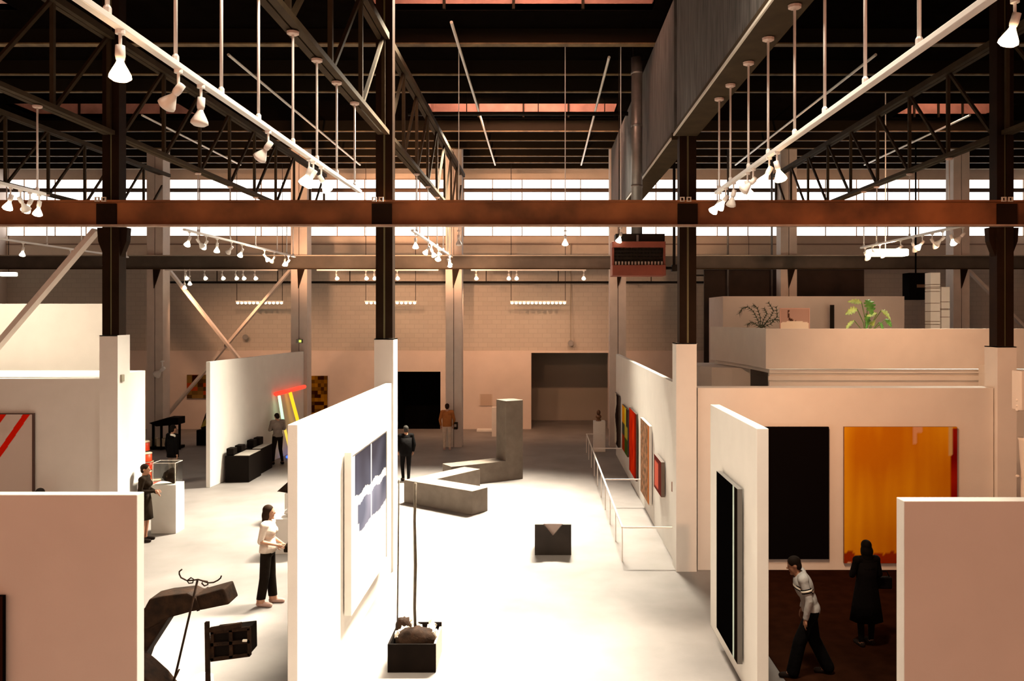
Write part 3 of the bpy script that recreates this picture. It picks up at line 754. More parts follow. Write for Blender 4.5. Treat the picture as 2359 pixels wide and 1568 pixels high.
# ------------------------------------------------------------------ railing, plinths
RAILW = mat('white_rail_enamel', (.82, .79, .75), .4)
rl = thing('railing', 'low white railing in front of the five painting wall', 'railing', (1.65, 23.6, 0))
rz, rx = .69, 1.65
MB().bar((rx, 16.9, rz), (rx, 30.4, rz), .035, .035).build('handrail', RAILW, rl)
for y in frange(16.9, 30.4, 10): MB().bar((rx, y, 0), (rx, y, rz - .02), .022, .022).build('post', RAILW, rl)
for y in (16.9, 21.9, 27.1): MB().bar((rx + .02, y, rz), (2.69, y, rz), .03, .03).build('return_rail', RAILW, rl)
MB().bar((rx + .02, 30.4, rz), (2.3, 30.4, rz), .03, .03).build('return_rail', RAILW, rl)


def plinth(label, x0, x1, y0, y1, z): return tag(MB().box(x0, x1, y0, y1, 0, z).build('plinth', WHITE2, bevel=.005), label, 'plinth')


plinth('white plinth with a small brown bust by the railing end', 1.93, 2.36, 30.55, 30.98, 1.13)
bz = 1.13; bt = thing('bust', 'small brown bust on the white plinth by the railing', 'sculpture', (2.12, 30.75, bz))
BR = mat('bronze_brown', (.12, .05, .02), .5, var=.2)
q = MB(); q.lathe([(.10, 0), (.10, .05), (.05, .08), (.05, .12)], 12, (2.12, 30.75, bz)); q.ell((2.12, 30.75, bz + .16), (.11, .08, .09)); q.build('shoulders', BR, bt, True)
q = MB(); q.ell((2.12, 30.74, bz + .31), (.075, .085, .105)); q.ell((2.12, 30.66, bz + .30), (.015, .03, .025)); q.cyl((2.12, 30.75, bz + .2), (2.12, 30.75, bz + .26), .04); q.build('head', BR, bt, True)
plinth('white plinth against the far wall left of the upright grey block', X_(1133, 34.5), X_(1146, 34.5), 34.5, 34.75, Z_(938, 34.5))
tag(MB().box(X_(1098, 36), X_(1133, 36), 36, 36.5, 0, .08).build('low_plinth', WHITE2), 'very low white plinth on the floor by the far wall', 'plinth')
plinth('white plinth with a glass case beside the standing woman in dark clothes', -9.03, -8.45, 19.05, 19.5, 1.12)
gc = thing('glass_case', 'clear glass case on the left white plinth', 'glass case', (-8.74, 19.27, 1.12))
GLS = bpy.data.materials.new('clear_case_glass'); GLS.use_nodes = True
_n = GLS.node_tree; _n.nodes.clear(); _o = _n.nodes.new('ShaderNodeOutputMaterial'); _m = _n.nodes.new('ShaderNodeMixShader'); _t = _n.nodes.new('ShaderNodeBsdfTransparent'); _gl = _n.nodes.new('ShaderNodeBsdfGlossy')
_gl.inputs['Roughness'].default_value = .05; _t.inputs[0].default_value = (.94, .95, .94, 1); _m.inputs[0].default_value = .06
_n.links.new(_t.outputs[0], _m.inputs[1]); _n.links.new(_gl.outputs[0], _m.inputs[2]); _n.links.new(_m.outputs[0], _o.inputs[0])
x0, x1, y0, y1, z0, z1 = -9.0, -8.48, 19.08, 19.47, 1.12, 1.62
for b in ((x0, x1, y0, y0 + .006, z0, z1), (x0, x1, y1 - .006, y1, z0, z1), (x0, x0 + .006, y0 + .006, y1 - .006, z0, z1), (x1 - .006, x1, y0 + .006, y1 - .006, z0, z1), (x0, x1, y0, y1, z1, z1 + .006)):
    MB().box(*b).build('pane', GLS, gc)
ed = mat('glass_edge', (.75, .68, .6), .2)
for a, b in (((x0, y0, z1), (x1, y0, z1)), ((x0, y1, z1), (x1, y1, z1)), ((x0, y0, z1), (x0, y1, z1)), ((x1, y0, z1), (x1, y1, z1)), ((x0, y0, z0), (x0, y0, z1)), ((x1, y0, z0), (x1, y0, z1))):
    MB().bar(a, b, .012, .012).build('edge', ed, gc)


def rock(label, c, r, m, seed, name='stone_sculpture', squash=None):
    q = MB(); q.ell((0, 0, 0), (1, 1, 1), 18, 12)
    out = []
    for v in q.v:
        k = 1 + .35 * mnoise.noise(v * 1.6 + Vector((seed, 0, 0))) + .12 * mnoise.noise(v * 5 + Vector((seed, 3, 0)))
        p = Vector((v.x * r[0] * k, v.y * r[1] * k, max(-.75, v.z) * r[2] * k))
        if squash: p.z *= max(.15, 1 + squash * v.x)
        out.append(p)
    mz_ = min(p.z for p in out); q.v = [Vector(c) + p - Vector((0, 0, mz_)) for p in out]
    return tag(q.build(name, m, smooth=True), label, 'sculpture')


rock('dark lumpy sculpture inside the glass case', (-8.7, 19.25, 1.12), (.17, .12, .15), RUST, 3, squash=.6)
plinth('white plinth half hidden behind the blue grey painting wall', -5.62, -4.9, 17.4, 18.0, .74)
rock('pale rounded sculpture on the half hidden plinth', (-5.3, 17.7, .74), (.22, .2, .1), WHITE2, 8, 'pale_sculpture')
plinth('white plinth farther behind the blue grey painting wall', -6.3, -5.6, 20.2, 20.8, .68)
w_ = thing('wedge_sculpture', 'dark wedge shaped sculpture on the farther hidden plinth', 'sculpture', (-6.0, 20.4, .68))
MB().prism([(-6.5, .72), (-6.18, 1.0), (-5.75, 1.03), (-5.75, .68), (-6.2, .68)], 20.25, 20.7).build('wedge', RUST, w_)

# ------------------------------------------------------------------ grey L beams, notched cube
A = Vector((-3.72, 22.25)); d1 = Vector((.805, -.593)).normalized(); d2 = Vector((.593, .805)).normalized(); Lb, wd = 2.44, .61
P = lambda a, b: tuple(A + d1 * a + d2 * b)
lb = tag(MB().prismz([P(0, 0), P(Lb, 0), P(Lb, wd), P(wd, wd), P(wd, Lb), P(0, Lb)], 0, .61).build('l_beam_sculpture', PLY, bevel=.012),
         'grey angular L shaped block lying flat on the floor', 'sculpture')
p1 = Vector((-.58, 25.5)); e1 = Vector((-1.95, -1.2)).normalized(); e2 = Vector((-e1.y, e1.x)); e2 = e2 if e2.y > 0 else -e2
v = []
prof = [(0, 0), (Lb, 0), (Lb, .61), (.61, .61), (.61, 2.44), (0, 2.44)]
for dd in (0, .61):
    for a, z in prof: q = p1 + e1 * a + e2 * dd; v.append((q.x, q.y, z))
n = 6; q = MB(); q.add(v, [tuple(range(n)), tuple(range(2 * n - 1, n - 1, -1))] + [(i, i + n, (i + 1) % n + n, (i + 1) % n) for i in range(n)])
tag(q.build('l_beam_sculpture', PLY, bevel=.012), 'grey L shaped block standing with one arm upright', 'sculpture')
cu = thing('notched_cube', 'dark cube with a V notch in its front on the open floor', 'sculpture', (.24, 17.7, 0))
cx0, cx1, cz = -.146, .62, .64; cm = (cx0 + cx1) / 2
MB().prism([(cx0, 0), (cx1, 0), (cx1, cz), (cm + .2, cz), (cm, cz - .25), (cm - .2, cz), (cx0, cz)], 17.33, 17.40).build('front_panel', mat('dark_stained_wood', (.02, .014, .01), .5, var=.3), cu)
MB().box(cx0, cx1, 17.40, 18.1, 0, cz).build('body', mat('pink_plywood', (.42, .33, .29), .6), cu)

# ------------------------------------------------------------------ crate with two poles
cr = thing('crate_sculpture', 'black open crate with two tall poles and crumpled paper', 'sculpture', (-1.82, 11.9, 0))
x0, x1, y0, y1, h = -2.17, -1.49, 11.6, 12.3, .40
for b in ((x0, x1, y0, y0 + .03, 0, h), (x0, x1, y1 - .03, y1, 0, h + .06), (x0, x0 + .03, y0 + .03, y1 - .03, 0, h)):
    MB().box(*b).build('side_panel', DARKBOX, cr, bevel=.006)
MB().box(x1 - .03, x1, y0 + .03, y1 - .03, 0, h).build('side_panel', mat('lit_side_panel', (.5, .42, .35), .6), cr)  # right side of the black crate coloured pale to look lit
MB().box(x0 + .03, x1 - .03, y0 + .03, y1 - .03, 0, .1).build('bottom', DARKBOX, cr)
q = MB(); q.ell((0, 0, 0), (1, 1, 1), 20, 12)
q.v = [Vector((-1.80, 11.82, .36)) + Vector((p.x * .30, p.y * .18, p.z * .20)) * (1 + .2 * mnoise.noise(p * 3)) for p in q.v]
q.build('dark_mound', RUST, cr, True)
q = MB(); q.ell((0, 0, 0), (1, 1, 1), 16, 10)
q.v = [Vector((-2.03, 12.12, .45)) + Vector((p.x * .12, p.y * .12, p.z * .14)) * (1 + .3 * mnoise.noise(p * 3)) for p in q.v]
q.build('dark_lump', RUST, cr, True)
PAPER = mat('crumpled_paper', (.75, .7, .6), .8)
for k in range(15):
    px_, py_ = random.uniform(-2.05, -1.55), random.uniform(11.85, 12.25)
    q = MB(); q.ell((0, 0, 0), (1, 1, 1), 9, 6); sd = Vector((k * 3.1, 0, 0))
    q.v = [Vector((px_, py_, .42 + random.uniform(-.03, .03))) + p * .07 * (1 + .7 * mnoise.noise(p * 2.5 + sd)) for p in q.v]; q.build('crumpled_paper', PAPER, cr)
POLE = mat('dark_bamboo', (.05, .035, .02), .6, var=.4, vscale=14)
MB().tube([W(958, 1478, 11.9), W(955, 1400, 11.9), W(957, 1300, 11.9), W(955, 1200, 11.9), W(957, 1112, 11.9)], [.022, .021, .024, .02, .021], 8).build('pole', POLE, cr, True)
MB().tube([W(915, 1460, 12.15), W(917, 1300, 12.15), W(919, 1105, 12.15)], .011, 6).build('pole', POLE, cr, True)

# ------------------------------------------------------------------ rusty sculptures, left foreground
YS = 10.0
arm = thing('iron_arm_sculpture', 'rusted iron bent arm shape behind the left foreground wall', 'sculpture', (W(330, 1500, YS).x, YS + .2, 0))
zz = lambda pts: [(W(a, b, YS).x, W(a, b, YS).z) for a, b in pts]
MB().prism(zz([(343, 1380), (376, 1372), (431, 1366), (447, 1374), (515, 1355), (528, 1392), (470, 1404), (440, 1409), (386, 1424), (340, 1450), (300, 1450), (318, 1410), (330, 1405)]), YS, YS + .32).build('arm', RUST, arm, bevel=.02)
MB().prism(zz([(300, 1440), (386, 1424), (331, 1510), (270, 1680), (225, 1680)]), YS + .02, YS + .30).build('leg', RUST, arm, bevel=.02)
MB().prism(zz([(447, 1376), (452, 1373), (462, 1404), (456, 1406)]), YS - .03, YS + .36).build('band', RUST, arm)
hr = thing('horned_rod_sculpture', 'thin iron rod with curled horns at its top', 'sculpture', W(388, 1678, YS - .1))
MB().tube([W(370, 1690, YS - .15), W(410, 1530, YS - .15), W(455, 1336, YS - .15)], .014, 8).build('rod', RUST, hr, True)
horn = [(419, 1311), (413, 1316), (413, 1322), (417, 1330), (425, 1334), (431, 1337), (440, 1330), (446, 1334), (444, 1342), (435, 1343), (431, 1337), (445, 1336), (456, 1334), (466, 1337), (478, 1339), (479, 1346), (471, 1349), (465, 1343), (467, 1338), (480, 1342), (492, 1341), (502, 1336), (508, 1331), (510, 1326)]
MB().tube([W(a, b, YS - .15 + .02 * math.sin(i)) for i, (a, b) in enumerate(horn)], .009, 6).build('horns', RUST, hr, True)
MB().tube([W(384, 1610, YS - .15), W(400, 1568, YS - .15), W(413, 1541, YS - .15)], .010, 6).build('side_prong', RUST, hr, True)
bp_ = thing('box_on_post_sculpture', 'iron box with crossed bars fixed to an upright post', 'sculpture', W(481, 1680, YS))
MB().bar(W(481, 1684, YS), W(477, 1432, YS), .045, .05, up=(0, 1, 0)).build('post', RUST, bp_)
bx0, bz1, bx1, bz0 = W(487, 1452, YS).x, W(487, 1452, YS).z, W(576, 1510, YS).x, W(487, 1519, YS).z
pp = zz([(487, 1456), (575, 1446), (576, 1507), (487, 1520)])
MB().prism(pp, YS + .06, YS + .26).build('box', DARKBOX, bp_, bevel=.01)
for a, b in (((486, 1456), (576, 1446)), ((486, 1484), (576, 1476)), ((486, 1519), (576, 1507)), ((489, 1455), (489, 1520)), ((532, 1450), (533, 1514)), ((574, 1446), (575, 1508))):
    MB().bar(W(*a, YS + .04), W(*b, YS + .04), .04, .035, up=(0, 1, 0)).build('bar', RUST, bp_)
MB().bar(W(484, 1450, YS + .04), W(556, 1438, YS + .04), .05, .05, up=(0, 1, 0)).build('top_bar', RUST, bp_)
MB().box(*sorted((W(558, 1480, YS).x, W(568, 1480, YS).x)), YS - .0, YS + .03, W(560, 1478, YS).z, W(560, 1474, YS).z).build('clasp', mat('pale_clasp', (.7, .65, .55), .4), bp_)
sl = thing('slab_sculpture', 'dark slanting slab edge at the foot of the left foreground wall', 'sculpture', W(330, 1690, 9.6))
MB().prism([(W(a, b, 9.6).x, W(a, b, 9.6).z) for a, b in ((300, 1515), (331, 1540), (362, 1568), (420, 1640), (420, 1660), (300, 1660))], 9.5, 9.9).build('slab', RUST, sl, bevel=.01)
q = MB(); q.prism([(W(a, b, 10.8).x, W(a, b, 10.8).z) for a, b in ((432, 1570), (452, 1561), (478, 1566), (482, 1600), (430, 1600))], 10.6, 11.0)
tag(q.build('plinth', WHITE2, bevel=.01), 'white base just showing at the bottom edge by the post', 'plinth')

# ------------------------------------------------------------------ black boxes and neon tubes by the slanted partition
wx = lambda Y: -9.73 + (Y - 24.2) * (.61 / 7.4)
BGREY = mat('black_box_paint', (.006, .004, .003), .7, spec=.05)
TOPG = mat('grey_felt_top', (.33, .30, .26), .8)
for (y0, y1, x0, x1, nm) in ((24.95, 26.05, -9.58, -8.86, 'nearer'), (26.25, 27.4, -9.48, -8.95, 'farther')):
    t = thing('black_box_sculpture', '%s of the two large black boxes by the white partition' % nm, 'sculpture', ((x0 + x1) / 2, (y0 + y1) / 2, 0))
    MB().box(x0, x1, y0, y1, 0, .80).build('body', BGREY, t, bevel=.01); MB().box(x0 + .26, x1 - .01, y0 + .02, y1 - .02, .80, .815).build('top_panel', TOPG, t)
for i, (y, x, hgt) in enumerate(((25.15, -9.45, 1.02), (25.75, -9.42, 1.02), (26.55, -9.33, 1.06), (27.1, -9.31, 1.06))):
    tag(MB().box(x - .11, x + .11, y - .16, y + .16, .816, hgt).build('black_block', BGREY, bevel=.02), 'small black block on the boxes, %s from the viewer' % ORD[i], 'block', 'small black blocks on the boxes')
ne = thing('neon_sculpture', 'leaning frame of coloured light tubes on the white partition', 'light sculpture', (wx(29.5) + .1, 29.5, 0))


def nt(name, a, b, r, c, e): MB().tube([a, b], r, 10).build(name, mat('glow_' + name, c, .4, emit=c, estr=e), ne, True)


nt('red_tube', (wx(28.6) + .14, 28.6, 2.33), (wx(31.3) + .14, 31.3, 2.36), .075, (1.0, .06, .03), 1.1)
nt('green_tube', (wx(28.75) + .2, 28.75, 2.25), (wx(29.0) + .24, 29.05, 1.25), .05, (.55, 1.0, .6), 1.3)
nt('lower_yellow_tube', (wx(29.0) + .24, 29.05, 1.25), (wx(29.5) + .3, 29.6, .06), .045, (1.0, .72, .1), .9)
nt('yellow_tube', (wx(29.8) + .18, 29.8, 2.27), (wx(30.8) + .3, 31.0, .06), .06, (1.0, .62, .02), 1.1)
nt('blue_tube', (wx(29.2) + .3, 29.2, .05), (wx(30.3) + .34, 30.4, .05), .05, (.06, .2, 1.0), 1.2)
nt('pink_tube', (wx(30.1) + .3, 30.2, .3), (wx(30.4) + .3, 30.5, .33), .05, (1.0, .1, .2), .9)

# ------------------------------------------------------------------ far left: red tins, dark table, draped shape
TIN = mat('red_tin_paint', (.75, .06, .015), .4); TINTOP = mat('pale_tin_lid', (.85, .7, .5), .4)
tins = [(342, 1104, 24), (350, 1104, 20), (334, 1104, 24)]
k = 0
for lvl, (pxs, zb) in enumerate((([332, 358], 0), ([336], .36), ([341], .62), ([337], .88), ([332], 1.16))):
    for p in pxs:
        y = 23.6 + .15 * (k % 2); x = X_(p, y); hgt = .34 if lvl == 0 else .25 if lvl < 4 else .28
        t = thing('red_tin', 'red tin in the stack behind the left plinth, %s from the floor' % ORD[k], 'tin', (x, y, zb), group='stacked red tins')
        MB().lathe([(.15, zb), (.155, zb + .02), (.15, zb + .04), (.15, zb + hgt - .04)], 16, (x, y, 0)).build('body', TIN, t, True)
        MB().lathe([(.155, zb + hgt - .04), (.155, zb + hgt - .01), (.14, zb + hgt)], 16, (x, y, 0)).build('lid', TINTOP, t, True)
        k += 1
dt = thing('dark_table', 'dark slanted table with boxes underneath at the far left', 'table', (X_(370, 31.4), 31.4, 0))
y = 31.0
MB().prism([(X_(343, y), Z_(974, y)), (X_(384, y), Z_(962, y)), (X_(410, y), Z_(962, y)), (X_(410, y), Z_(978, y)), (X_(360, y), Z_(982, y))], y, y + .62).build('table_top', DARKBOX, dt)
for px in (347, 366, 385, 408): MB().box(X_(px, y), X_(px, y) + .07, y + .1, y + .17, 0, Z_(976, y)).build('leg', DARKBOX, dt)
MB().box(X_(338, y), X_(410, y), y + .05, y + .6, .02, .12).build('lower_shelf', DARKBOX, dt)
for a, b, nm in ((339, 352, 'pale box under the dark table, left one'), (357, 380, 'pale box under the dark table, right one')):
    tag(MB().box(X_(a, y), X_(b, y) - .04, y + .1, y + .5, .12, .42).build('storage_box', mat('tan_box', (.42, .34, .24), .7), bevel=.01), nm, 'box', 'boxes under the dark table')
y = 32.2
dr = thing('draped_sculpture', 'dark leaning sculpture with a yellow panel, half hidden by the partition', 'sculpture', (X_(478, y), y, 0))
MB().prism([(X_(462, y), Z_(985, y)), (X_(472, y), Z_(955, y)), (X_(480, y), Z_(934, y)), (X_(492, y), Z_(930, y)), (X_(500, y), Z_(1000, y)), (X_(470, y), Z_(1000, y))], y, y + .3).build('dark_body', RUST, dr, bevel=.02)
MB().prism([(X_(463, y), Z_(984, y)), (X_(474, y), Z_(963, y)), (X_(476, y), Z_(980, y))], y - .05, y).build('yellow_panel', mat('dull_yellow', (.45, .32, .06), .6), dr)
MB().box(X_(455, y), X_(495, y), y - .1, y + .5, 0, Z_(990, y)).build('base', DARKBOX, dr)

# ------------------------------------------------------------------ mezzanine furnishings
yp = 23.6
mp_ = thing('poster', 'framed poster with a dark figure and pale ground on the mezzanine', 'poster', (X_(1830, yp), yp, 3.6))


def f_post(u, v):
    if v < .46 + .06 * math.sin(u * PI): return (.80, .68, .55)
    if .25 < u < .55 and .5 < v < .95 and nz(u, v, 7, 4) > -.02 and abs(u - .28 - (1 - v) * .3) < .12: return srgb(70, 44, 34)
    return srgb(176, 142, 130)


mp_.location = (X_(1830, yp), yp, Z_(770, yp)); pt = painting('x', (X_(1797, yp), yp, Z_(770, yp)), (1, 0, 0), X_(1862, yp) - X_(1797, yp), Z_(711, yp) - Z_(770, yp), .03, f_post, 30, 30, frame=mat('pink_frame', (.6, .35, .28), .5), fw=.02)
pt['label'] = 'poster with a dark figure standing behind the mezzanine parapet'; pt['category'] = 'poster'
bpy.data.objects.remove(mp_)
tag(MB().box(X_(1797, yp), X_(1862, yp), yp - .3, yp + .3, 3.6, Z_(770, yp) - .02).build('low_cabinet', WHITE2), 'low white cabinet behind the mezzanine parapet, under the poster', 'cabinet')
tag(MB().box(X_(1914, 28.6), X_(1922, 28.6), 28.6, 28.7, 3.6, Z_(702, 28.6)).build('dark_post', DARKPIPE), 'dark post in front of the office wall between poster and green plant', 'post')
LEAF = mat('monstera_leaf', (.10, .28, .05), .4, var=.4, vscale=6); LEAFL = mat('monstera_pale_leaf', (.42, .55, .16), .35, var=.3, vscale=6); STEM = mat('plant_stem', (.12, .2, .05), .5)
POT = mat('plant_pot', (.3, .15, .09), .6)


def leaf_mesh(L, wd_, m, name, parent, base, yaw, pitch, lobes=True, roll=0.0):
    pts = []
    n = 14
    for i in range(n + 1):
        t = i / n; ww = wd_ * math.sin(PI * min(1, t * .95 + .05)) ** .7 * (1 - .35 * t)
        if lobes and i % 3 == 2: ww *= .5
        pts.append((t * L, ww))
    v = []; f = []
    for x, ww in pts:
        dz_ = -.35 * (x / L) ** 2 * L
        v += [(x, -ww, dz_ + .12 * ww), (x, 0, dz_), (x, ww, dz_ + .12 * ww)]
    for i in range(n):
        a = i * 3; f += [(a, a + 3, a + 4, a + 1), (a + 1, a + 4, a + 5, a + 2)]
    q = MB(); R = Euler((roll, pitch, yaw)).to_matrix()
    q.add([Vector(base) + R @ Vector(p) for p in v], f)
    o = q.build(name, m, parent, True, world=False)
    s = o.modifiers.new('thickness', 'SOLIDIFY'); s.thickness = .006
    return o


yp = 23.2
mo = thing('monstera_plant', 'green broad leaved plant in a pot on the mezzanine', 'plant', (X_(1998, yp), yp, 3.6))
MB().lathe([(.14, 0), (.19, .34), (.2, .36), (.17, .36)], 16).build('pot', POT, mo, True, world=False)
s_ = 1900 / yp
for i, (px, py, L, wd_, yaw, pit, m, roll) in enumerate(((1975, 712, .36, .17, 2.9, .2, LEAFL, .9), (1998, 690, .44, .20, -1.3, .9, LEAF, .2), (1985, 697, .36, .12, 2.6, -.3, LEAFL, .9), (2020, 722, .40, .14, 3.0, .15, LEAFL, .7),
                                                    (2030, 715, .36, .18, -.2, .5, LEAFL, .6), (1996, 722, .42, .2, -1.1, 1.2, LEAF, -.3), (1968, 738, .36, .12, 2.6, .6, LEAFL, .5), (2025, 742, .3, .14, -.4, .9, LEAF, .4), (2008, 740, .26, .12, -1.9, .2, LEAFL, .5), (2040, 735, .26, .12, -.6, .7, LEAF, .6))):
    b = W(px, py, yp) - mo.location
    MB().tube([(0, 0, .34), (b.x * .35, .02, .34 + (b.z - .34) * .7), tuple(b)], .012, 6).build('stem', STEM, mo, True, world=False)
    leaf_mesh(L, wd_, m, 'leaf', mo, b, yaw, pit, True, roll)
PALM = mat('palm_dark_leaf', (.04, .055, .03), .5)
pa = thing('palm_plant', 'dark arching palm in a pot at the left of the mezzanine', 'plant', (X_(1752, 24.4), 24.4, 3.6))
MB().lathe([(.13, 0), (.17, .3), (.18, .32), (.15, .32)], 16).build('pot', POT, pa, True, world=False)
for i, path in enumerate(([(1752, 755), (1745, 735), (1735, 716), (1722, 706), (1710, 710), (1703, 722)], [(1752, 755), (1752, 730), (1745, 708), (1738, 703)], [(1754, 755), (1768, 740), (1785, 735), (1797, 738)],
                          [(1754, 755), (1775, 730), (1782, 715), (1770, 696)], [(1753, 755), (1760, 735), (1768, 722), (1762, 710)], [(1755, 755), (1776, 745), (1790, 728), (1786, 706)], [(1752, 755), (1740, 745), (1730, 742), (1722, 748)])):
    pts = [W(a, b, 24.4) - pa.location + Vector((0, .12 * math.sin(i * 2.1) * j / len(path), 0)) for j, (a, b) in enumerate(path)]
    fr_ = MB().tube(pts, .012, 6).build('frond', PALM, pa, True, world=False)
    for j in range(1, len(pts)):
        for k in range(3):
            p = pts[j - 1].lerp(pts[j], (k + .5) / 3); dv = (pts[j] - pts[j - 1]).normalized()
            for sd in (-1, 1):
                sidev = Vector((-dv.z, .5 * sd, dv.x)) * sd
                tip = p + dv * .1 + sidev.normalized() * .09 + Vector((0, 0, -.03)); q = MB()
                q.add([p, p + dv * .03, tip], [(0, 1, 2)]); lo = q.build('leaflet', PALM, fr_, world=False)
                sm = lo.modifiers.new('thickness', 'SOLIDIFY'); sm.thickness = .004
# stacked pale shelving behind the mezzanine
for a, b, top, nm, divs in ((2144, 2166, 627, 'taller', (655, 661, 664, 671, 698, 717, 740, 747)), (2169, 2188, 660, 'shorter', (695, 711, 713, 730))):
    y = 27.0; t = thing('white_shelf_stack', '%s narrow stack of white shelves left of the far right pale column' % nm, 'shelf', (X_((a + b) / 2, y), y, 3.6))
    lv = [top] + list(divs) + [775]
    for i in range(len(lv) - 1):
        if lv[i + 1] - lv[i] > 1: MB().box(X_(a, y), X_(b, y), y, y + .4, Z_(lv[i + 1] - .7, y), Z_(lv[i] + .7, y)).build('shelf_unit', WHITE2, t)
    MB().box(X_(a, y) + .02, X_(b, y) - .02, y + .05, y + .38, 3.6, Z_(top + 2, y)).build('core', mat('shelf_core', (.25, .17, .12), .7), t)
y = 30.5
sp = thing('dark_cabinet', 'black cabinet hanging beside the office wall under the far beam', 'cabinet', (X_(2118, y), y, Z_(690, y)))
MB().box(X_(2095, y), X_(2140, y), y, y + .6, Z_(690, y), Z_(628, y)).build('body', BLACK, sp, bevel=.01)
MB().box(X_(2112, y), X_(2138, y), y - .02, y, Z_(662, y), Z_(655, y)).build('slot', mat('dull_slot', (.12, .07, .04), .5), sp)
MB().cyl((X_(2118, y), y + .3, Z_(628, y)), (X_(2118, y), y + .3, ZR), .03, n=6).build('hanger', BLACK, sp)
tag(MB().box(6.5, 12.9, 33.0, 33.1, 0, 6.9).build('dim_zone_screen', mat('dim_zone_brown', (.03, .018, .012), .8, var=.5, vscale=.8)), 'dark screen added for the dimness behind the office wall top', 'screen')  # added dark sheet; its colour stands in for the dim zone there
# ornate white post cut off by the right edge
wp = thing('carved_post', 'carved white post cut off by the right edge of the picture', 'post', (X_(2362, 15.0), 15.0, 0))
y = 15.0
MB().lathe([(.20, 0), (.20, .2), (.10, .25), (.085, 1.0), (.10, 1.1), (.09, 1.3), (.085, 2.2), (.11, 2.5), (.12, 2.75), (.14, 2.8)], 16, (X_(2364, y), y, 0)).build('shaft', WHITE2, wp, True)
MB().box(X_(2341, y), X_(2400, y), y - .15, y + .15, Z_(944, y), Z_(853, y)).build('capital', WHITE2, wp, bevel=.02)
for py in (921, 934, 943, 1096, 1149): MB().ell((X_(2343, y), y - .02, Z_(py, y)), (.04, .04, .03), 8, 6).build('carved_knob', WHITE2, wp, True)
MB().tube([(X_(2352, y), y - .16, Z_(882, y)), (X_(2356, y), y - .165, Z_(888, y)), (X_(2352, y), y - .16, Z_(894, y)), (X_(2358, y), y - .165, Z_(902, y))], .02, 6).build('painted_scroll', mat('brown_scroll', (.35, .12, .03), .5), wp)

# ------------------------------------------------------------------ people
SKIN = mat('skin', (.42, .22, .14), .5); SKIND = mat('skin_tanned', (.30, .14, .08), .5)


def seg_dist(p, a, b, r0, r1):
    ab = b - a; t = max(0, min(1, (p - a).dot(ab) / max(1e-9, ab.dot(ab)))); return (p - (a + ab * t)).length - (r0 + (r1 - r0) * t)


def remesh(mb, name, voxel, smooth=4):
    me = mb.mesh(name, SKIN); ob = bpy.data.objects.new(name, me); COL.objects.link(ob)
    m = ob.modifiers.new('r', 'REMESH'); m.mode = 'VOXEL'; m.voxel_size = voxel; m.use_smooth_shade = True
    s = ob.modifiers.new('s', 'SMOOTH'); s.factor = .5; s.iterations = smooth
    dg = bpy.context.evaluated_depsgraph_get(); out = bpy.data.meshes.new_from_object(ob.evaluated_get(dg))
    bpy.data.objects.remove(ob); bpy.data.meshes.remove(me); out.name = name
    return out


def capsule(mb, a, b, r0, r1):
    a = Vector(a); b = Vector(b); mb.ell(a, (r0,) * 3, 12, 8); mb.ell(b, (r1,) * 3, 12, 8); mb.tube([a, b], [r0, r1], 12)


